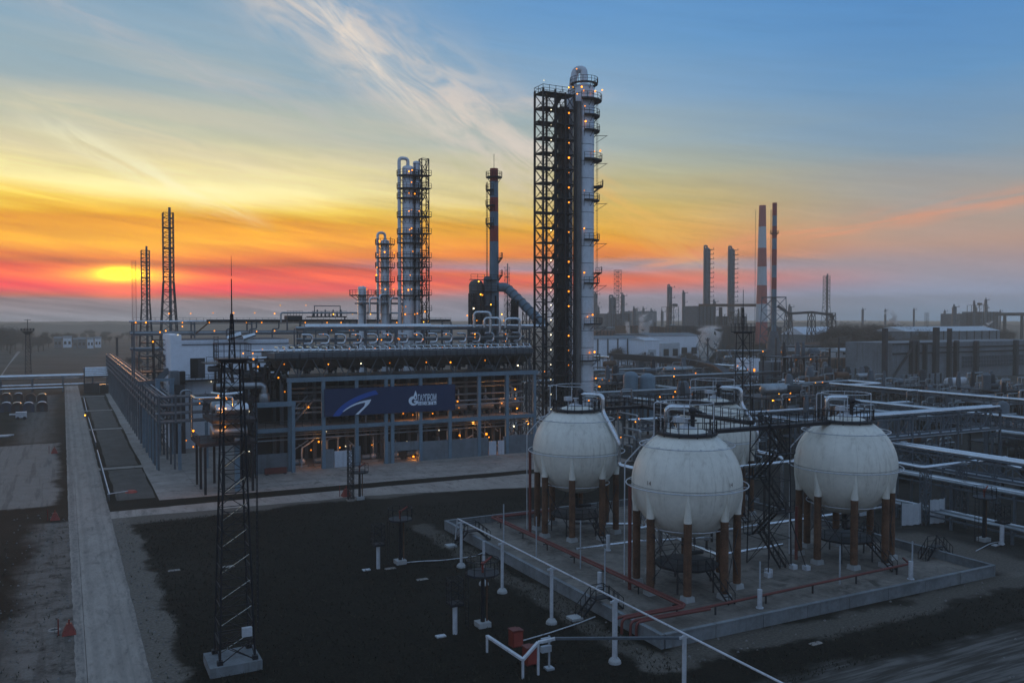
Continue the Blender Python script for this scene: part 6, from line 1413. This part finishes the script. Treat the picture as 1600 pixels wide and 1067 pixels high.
# derelict hall with heavy dark columns
t, u0, u1, v, H = block('derelict_hall', 'grey derelict hall with heavy dark columns at the right edge', 'building', 1395, 1640, 536, 355, 24, 'wall_grey')
for k, (x, yt, w_) in enumerate(((1383, 513, .7), (1426, 533, .8), (1433, 533, .6), (1446, 538, .4), (1463, 512, 1.05), (1484, 514, .5), (1495, 534, .7), (1526, 535, .7), (1588, 535, .75))):
    uu = endu(v-1.2, 10, x); Hc = CAMH+(497-yt)*352/F; part('column', M().box(uu-w_, uu+w_, v-1.9, v-.1, 0, Hc), 'steel_dark', t)
part('girt', M().box(u0, u1, v-.5, v-.02, 11.0, 11.7), 'steel_dark', t)
part('stair_brace', M().bar((endu(v, 5, 1392), v-1.2, 2), (endu(v, 15, 1428), v-1.2, 16), .7), 'steel_dark', t)
ub = endu(v, 8, 1503); part('window_band', M().box(ub, u1, v-.3, v-.05, 4.5, 9.5), 'glass_dark', t)
m = M()
for k in range(50): uu = ub+k*1.1; m.bar((uu, v-.36, 4.5), (uu, v-.36, 9.5), .12)
for z in (4.5, 6.1, 7.8, 9.5): m.bar((ub, v-.36, z), (ub+54, v-.36, z), .14)
part('glazing_bars', m, 'wall_grey', t)
part('rim', M().box(u0, endu(v, 15, 1462), v-.3, v-.02, 15.0, 15.6).box(endu(v, 15, 1466), u1, v-.4, v-.02, 13.2, 13.8), 'steel_dark', t)
for k, (x, yt, yb_, Y, lb) in enumerate(((1297, 544, 595, 300, 'dark pole in front of the white hut'), (1311, 528, 575, 330, 'taller dark pole left of the white hut'), (1253, 566, 600, 300, 'short dark post on the grey wall'), (1213, 528, 560, 380, 'dark pole right of the slim stack'), (1106, 528, 560, 380, 'thin dark pole in front of the steam plume'))):
    q = ay(x, 500, Y); solo('pole', lb, 'pole', M().tube((q[0], q[1], 0), (q[0], q[1], CAMH+(497-yt)*Y/F), .45, .35, 8), 'steel_dark', (q[0], q[1], 0))
u, v, _ = ay(1494, 590, 290); t = thing('horizontal_tank', 'pale horizontal tank on legs in front of the derelict hall', 'tank', (u, v, 0)); part('shell', M().hvessel((u, v, 4.6), 8.5, 1.5), 'white_paint', t, True)
for k in (-2.5, 2.5): part('leg', M().cb((u+k, v, 1.7), (.8, 2, 3.3)), 'concrete', t)
t = thing('pipe_portal', 'white pipe portals beside the pale horizontal tank', 'frame', (u+6, v, 0))
for k in range(4): part('portal', M().pipe([(u+3+5*k, v-2, 0), (u+3+5*k, v-2, 7.5-k), (u+11+4*k, v-2, 7.5-k), (u+11+4*k, v-2, 0)], .22, 8, .3), 'zinc_dull', t, True)
for k, (x0, x1, y, Y) in enumerate(((1120, 1290, 548, 400), (1290, 1392, 549, 400), (930, 1010, 512, 640), (1225, 1390, 545, 430))):
    a, b = ay(x0, y, Y), ay(x1, y, Y); t = thing('overhead_pipe', 'distant pale pipe line %s' % ['left of the slim stack foot', 'level with the white hut roof', 'above the brown hall', 'in the haze behind the white hut'][k], 'pipe', tuple(a)); part('pipe', M().tube(a, b, .45, None, 8), 'zinc_dull', t, True)
    for j in range(7): q = Vector(a).lerp(Vector(b), j/6); part('support', M().bar((q.x, q.y, 0), (q.x, q.y, q.z-.4), .4), 'steel_grey', t)
for k in range(12):                                     # faint town lights on the right horizon
    pass
# village sheds in the left haze
for k, (x0, x1, yt, Y, mt) in enumerate(((84, 96, 529, 760, 'wall_grey'), (98, 112, 528, 760, 'wall_white'), (114, 120, 531, 740, 'wall_grey'), (121, 134, 530, 740, 'wall_grey'), (136, 146, 530, 740, 'wall_white'), (148, 158, 529, 760, 'wall_white'))):
    block('field_shed', '%s hazy shed in the far left field, %s from the left' % ('pale' if mt == 'wall_white' else 'grey', ORD[k]), 'shed', x0, x1, yt, Y, 8, mt, openings=2, roof=(1.6, 'wall_grey'))
solo('track', None, None, M().add([(*g(0, 588), .02), (*g(27, 549), .02), (*g(32, 549), .02), (*g(30, 552), .02), (*g(14, 570), .02), (*g(0, 592), .02)], [tuple(range(6))]), 'road', (0, 0, 0), kind='structure')
# =================================================================== TREES
def tree_proto(seed, H, dense, label, name='bare_tree', crown='twig'):
    rn = random.Random(seed); t = thing(name, label, 'tree', (0, 0, 0), None); trunk = M(); cr = M(); tips = []
    def grow(p, d, L, r_, lv):
        q = p+d*L; trunk.tube(p, q, r_, r_*.65, 5, False)
        if lv == 0: tips.append(q); return
        for _ in range(3 if lv > 1 else 4):
            nd = (d+Vector((rn.uniform(-1, 1), rn.uniform(-1, 1), rn.uniform(-.15, .7)))*.75).normalized(); grow(p.lerp(q, rn.uniform(.55, 1)), nd, L*rn.uniform(.5, .75), r_*.55, lv-1)
        tips.append(q)
    grow(Vector((0, 0, 0)), Vector((rn.uniform(-.1, .1), 0, 1)).normalized(), H*.36, H*.022, 3)
    for q in tips:
        for _ in range(dense):
            c = q+Vector((rn.gauss(0, 1), rn.gauss(0, 1), rn.gauss(-.2, 1)))*H*.075; d = Vector((rn.gauss(0, 1), rn.gauss(0, 1), rn.gauss(.5, 1))).normalized()*H*rn.uniform(.025, .06); n_ = d.orthogonal().normalized()*H*.0045
            cr.add([c-d-n_, c-d+n_, c+d], [(0, 1, 2)])
    part('trunk', trunk, 'bark', t); part('crown', cr, crown, t); return t
PR = [tree_proto(1, 11, 60, 'leafless brown tree in the winter wood'), tree_proto(2, 13, 70, 'leafless brown tree in the winter wood'), tree_proto(3, 9, 70, 'leafless brown tree in the winter wood')]
rn = random.Random(99); first = [True]*3
def plant(x, Y, s, label, group):
    k = rn.randrange(3); u, v, _ = ay(x, 497, Y)
    if first[k]: t = PR[k]; t.location = W(u, v, 0); t['label'] = label; t['group'] = group; first[k] = False
    else: t = dup(PR[k], (u, v, 0), rn.random()*6.28, label, group)
    t.scale = (s*1.15, s*1.15, s)
for _ in range(80): plant(rn.uniform(1300, 1425), rn.uniform(430, 760), rn.uniform(1.2, 2.1), 'leafless brown tree of the wood left of the derelict hall', 'trees of the wood left of the derelict hall')
for _ in range(34): plant(rn.uniform(1425, 1600), rn.uniform(560, 800), rn.uniform(1.2, 1.8), 'leafless tree in the belt behind the derelict hall', 'trees behind the derelict hall')
for _ in range(50): plant(rn.uniform(940, 1290), rn.uniform(420, 700), rn.uniform(.7, 1.3), 'leafless tree among the far halls around the stacks', 'trees among the far halls')
for _ in range(12): plant(rn.uniform(1060, 1100), rn.uniform(440, 470), rn.uniform(.5, .8), 'dark leafless tree in front of the pale long roofed hall', 'trees in front of the pale hall')
for _ in range(34): plant(rn.uniform(-10, 78), rn.uniform(620, 900), rn.uniform(1.2, 1.9), 'hazy leafless tree of the thicket at the far left', 'trees of the far left thicket')
for _ in range(26): plant(rn.uniform(78, 215), rn.uniform(800, 1100), rn.uniform(.8, 1.2), 'faint leafless tree behind the hazy sheds', 'trees behind the hazy sheds')
for x, Y, s, lb in ((998, 400, .95, 'dark round bushy tree in front of the white gabled shed'), (1006, 398, 1.1, 'second dark bushy tree in front of the white gabled shed'), (213, 420, .7, 'rusty tinted small tree left of the blue columns')): plant(x, Y, s, lb, None)
# =================================================================== STEAM AND HAZE
def steam(name, label, x, yb, yt, Y, w0, w1, lean, dens):
    m = bpy.data.materials.new(name+'_vapour'); m.use_nodes = True; nt = m.node_tree; nt.nodes.clear(); xx = NX(nt)
    pv = xx.n('ShaderNodeVolumePrincipled'); o = xx.n('ShaderNodeOutputMaterial'); nt.links.new(pv.outputs[0], o.inputs['Volume']); pv.inputs['Color'].default_value = (.96, .93, .9, 1); pv.inputs['Anisotropy'].default_value = .2
    tc_ = xx.n('ShaderNodeTexCoord').outputs['Object']; sx = xx.n('ShaderNodeSeparateXYZ'); nt.links.new(tc_, sx.inputs[0]); px_, py_, pz_ = sx.outputs
    Hs = (yb-yt)*Y/F; Ls = lean*Y/F; ti = xx.m('DIVIDE', pz_, Hs); nl = xx.noise(tc_, .12, 2, .5)
    off = xx.m('ADD', xx.m('MULTIPLY', ti, Ls), xx.m('MULTIPLY', xx.m('SUBTRACT', nl, .5), w0*Y/F*.8))
    ex, ey = xx.m('SUBTRACT', px_, xx.m('MULTIPLY', off, CT)), xx.m('ADD', py_, xx.m('MULTIPLY', off, ST))
    d2 = xx.m('ADD', xx.m('MULTIPLY', ex, ex), xx.m('MULTIPLY', ey, ey)); wr = xx.m('ADD', w0*Y/F/2, xx.m('MULTIPLY', ti, (w1-w0)*Y/F/2))
    fall = xx.m('MULTIPLY', xx.ss(xx.m('DIVIDE', xx.m('SQRT', d2), wr), 1.0, .15), xx.ss(ti, 1.0, .35))
    nn = xx.noise(tc_, .30, 5, .62, .5); dn = xx.m('MULTIPLY', xx.m('MULTIPLY', xx.ss(nn, .36, .60), fall), dens*22); nt.links.new(dn, pv.inputs['Density']); MATS[name+'_vapour'] = m
    base = Vector(ay(x, yb, Y)); top = Vector(ay(x+lean, yt, Y)); rn = random.Random(int(x)); Q = []; rr = []
    for k in range(9): t_ = k/8; Q.append(base.lerp(top, t_)+Vector((rn.uniform(-1, 1), 0, 0))*w0*.2); rr.append((w0+(w1-w0)*t_)*Y/F/2*1.25)
    return solo(name, label, 'steam', M().sweep(Q, rr, 14), name+'_vapour', tuple(base), kind='stuff', smooth=True)
steam('steam', 'narrow steam plume rising left of the cooling cells', 982, 522, 499, 570, 7, 12, -3, .11)
steam('steam', 'broad pale steam plume rising from the cooling cells', 1004, 524, 488, 570, 16, 30, 8, .14)
steam('steam', 'wide double steam plume in the middle distance before the cooling cells', 1104, 548, 506, 430, 28, 50, 8, .12)
steam('steam', 'thin slanting steam wisp left of the lone flare mast', 1296, 516, 501, 620, 8, 10, 16, .08)
steam('steam', 'faint steam cloud above the wood on the right', 1400, 507, 484, 700, 14, 34, -14, .04)
steam('steam', 'slanting steam wisp in front of the right skyline', 1535, 512, 500, 640, 10, 9, 16, .08)
mh = bpy.data.materials.new('haze_air'); mh.use_nodes = True; nt = mh.node_tree; nt.nodes.clear(); xx = NX(nt)
pv = xx.n('ShaderNodeVolumePrincipled'); o = xx.n('ShaderNodeOutputMaterial'); nt.links.new(pv.outputs[0], o.inputs['Volume'])
pv.inputs['Color'].default_value = (.97, .85, .68, 1); pv.inputs['Density'].default_value = SG; pv.inputs['Anisotropy'].default_value = .0
MATS['haze_air'] = mh
solo('haze', None, None, M().box(-3000, 3000, -3000, 3000, -1, 107), 'haze_air', (0, 0, 0), kind='stuff')
